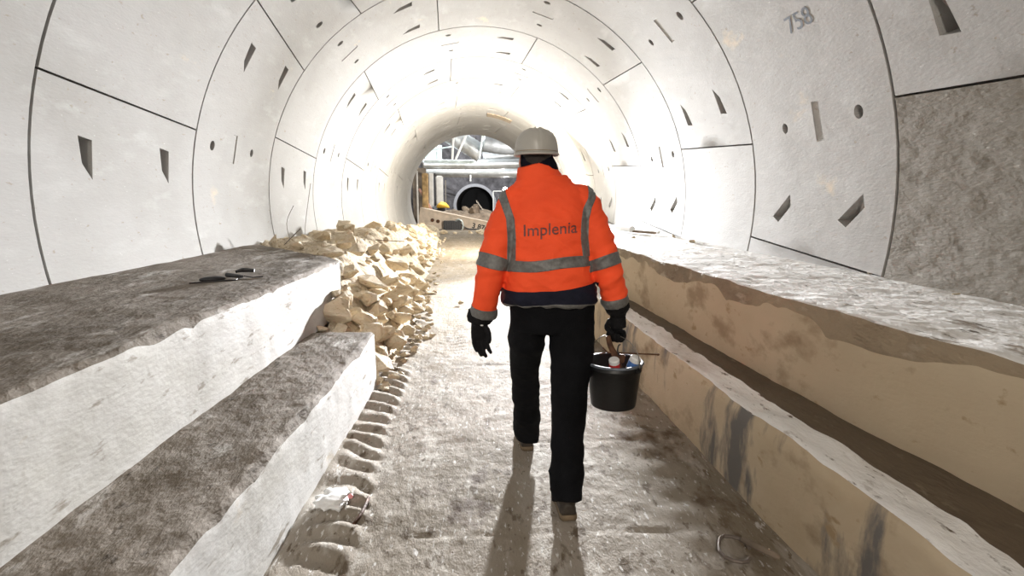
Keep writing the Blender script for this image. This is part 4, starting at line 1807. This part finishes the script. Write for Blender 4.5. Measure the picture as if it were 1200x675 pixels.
# conveyor beam with numbers, junction box, tarpaulin, rocks
A, B = at(493, 247, 27.5), at(600, 270, 27.2)
cv = empty('conveyor_trough', A, 'cream steel trough sloping across the tunnel mouth with black numbers on its side', 'trough')
d = (B - A)
rot = d.to_track_quat('X', 'Z').to_matrix()
bm = bmesh.new()
mid = (A + B) / 2
box(bm, mid + rot @ Vector((0, 0, -.36)), (d.length, .5, .94), rot, .02)
link_bm('side', bm, M_beam, cv)
bm = bmesh.new()
box(bm, mid + rot @ Vector((0, 0, .135)), (d.length, .6, .07), rot, .01)
link_bm('rail', bm, M_beam, cv)
bm = bmesh.new()
for q in (-1.55, -1.28):
    tube(bm, [mid + rot @ Vector((q, -.30, -.30)), mid + rot @ Vector((q, -.24, -.30))], .085, 14)
link_bm('drain_hole', bm, M_rust, cv)
bm = text_mesh('3 876', .34, .010)
for v in bm.verts:
    q = v.co.copy()
    v.co = mid + rot @ Vector((q.x + .72, -.256, q.y - .26))
link_bm('lettering', bm, M_blackplastic, cv)
p = at(530, 265, 26.9)
jb = empty('electrical_box', (p.x, p.y, p.z - .35), 'black ribbed electrical box with a hose in front of the cream trough', 'box')
bm = bmesh.new()
box(bm, p, (.82, .28, .52), None, .03)
for i in range(7):
    box(bm, p + Vector((-.33 + .11 * i, -.16, 0)), (.05, .05, .44), None, .01)
link_bm('casing', bm, M_blackplastic, jb)
bm = bmesh.new()
limb(bm, [p + Vector((.30, -.2, -.30)), p + Vector((.50, -.22, -.1)), p + Vector((.48, -.22, .2)), p + Vector((.30, -.2, .32)), p + Vector((.18, -.1, .24))], [.035] * 5, 10)
link_bm('hose', bm, M_galv, jb)
p2 = at(560, 269, 26.7)
bm = bmesh.new()
limb(bm, [at(540, 263, 26.8), at(548, 268, 26.7), p2, at(572, 272, 26.7)], [.03, .03, .035, .03], 8)
tag(link_bm('cable', bm, M_blackplastic), 'black cable sagging along the foot of the cream trough', 'cable')
V, F = [], []
for j in range(25):
    for i in range(41):
        x = -3.4 + 4.6 * i / 40
        y = 28.0 + 3.4 * j / 24
        e = smooth(0, .18, i / 40) * smooth(0, .18, 1 - i / 40) * smooth(0, .2, j / 24) * smooth(0, .2, 1 - j / 24)
        V.append(Vector((x, y, -.03 + e * (.80 + .22 * fbm(x * 1.2, y * 1.2, 3)))))
for j in range(24):
    for i in range(40):
        b = j * 41 + i
        F.append((b, b + 1, b + 42, b + 41))
tag(link_mesh('muck_pile', V, F, M_darkrubble, smooth_shade=True), 'grey brown muck heaped behind the cream trough', kind='stuff')
for px, py, Y, s, m, lab in ((514, 245, 29, (.9, .7, .42), 'dark', 'dark rock mound behind the left end of the cream trough'),
                             (536, 250, 29, (1.35, .8, .85), 'mid', 'grey brown boulder behind the trough, left of the pointed one'),
                             (556, 249, 29, (1.0, .7, 1.3), 'mid', 'pointed brown boulder below the far portal'),
                             (572, 254, 28.8, (.6, .6, .45), 'pale', 'pinkish pale rock beside the worker shoulder'),
                             (546, 246, 29.8, (.7, .6, .6), 'mid', 'middle boulder behind the trough')):
    p = at(px, py, Y)
    o = rock(p.x, p.y, p.z, s, (rr.uniform(-.3, .3), rr.uniform(-.3, .3), rr.uniform(0, 6)), lab)
    o.data = o.data.copy()
    o.data.materials.clear()
    o.data.materials.append({'dark': M_blackplastic, 'mid': M_darkrubble, 'pale': M_pinkwood}[m])
p = at(519, 241, 28.6)
bm = bmesh.new()
r_ = bmesh.ops.create_icosphere(bm, subdivisions=3, radius=1)
for v in r_['verts']:
    k = 1 + .25 * fbm(v.co.x, v.co.y, v.co.z)
    v.co = p + Vector((v.co.x * .32 * k, v.co.y * .3 * k, (v.co.z * .15 + .05 - .12 * v.co.x ** 2) * k))
tag(link_bm('tarpaulin', bm, M_yellow, None, True), 'yellow tarpaulin heaped behind the left end of the trough', 'tarpaulin')
bar('rod', at(558, 235, 28.8), at(566, 246, 28.8), .06, M_steel, 'grey rod sticking up from the boulders before the portal', 'rod')

# brown plate screwed to the crown
a_, Yp = rad(74), 19.3
bm = bmesh.new()
V, F = [], []
for r_ in (R - .03, R + .01):
    for i in range(5):
        for y in (Yp - .32, Yp + .32):
            V.append(on_lining(a_ + (i - 2) * .075, y, r_))
for i in range(4):
    b = 2 * i
    F += [(b, b + 1, b + 3, b + 2), (10 + b, 12 + b, 13 + b, 11 + b), (b, b + 2, b + 12, b + 10), (b + 1, b + 11, b + 13, b + 3)]
F += [(0, 10, 11, 1), (8, 9, 19, 18)]
bm.free()
tag(link_mesh('ceiling_plate', V, F, M_brownplate), 'brown rectangular plate fixed to the far tunnel crown', 'plate')
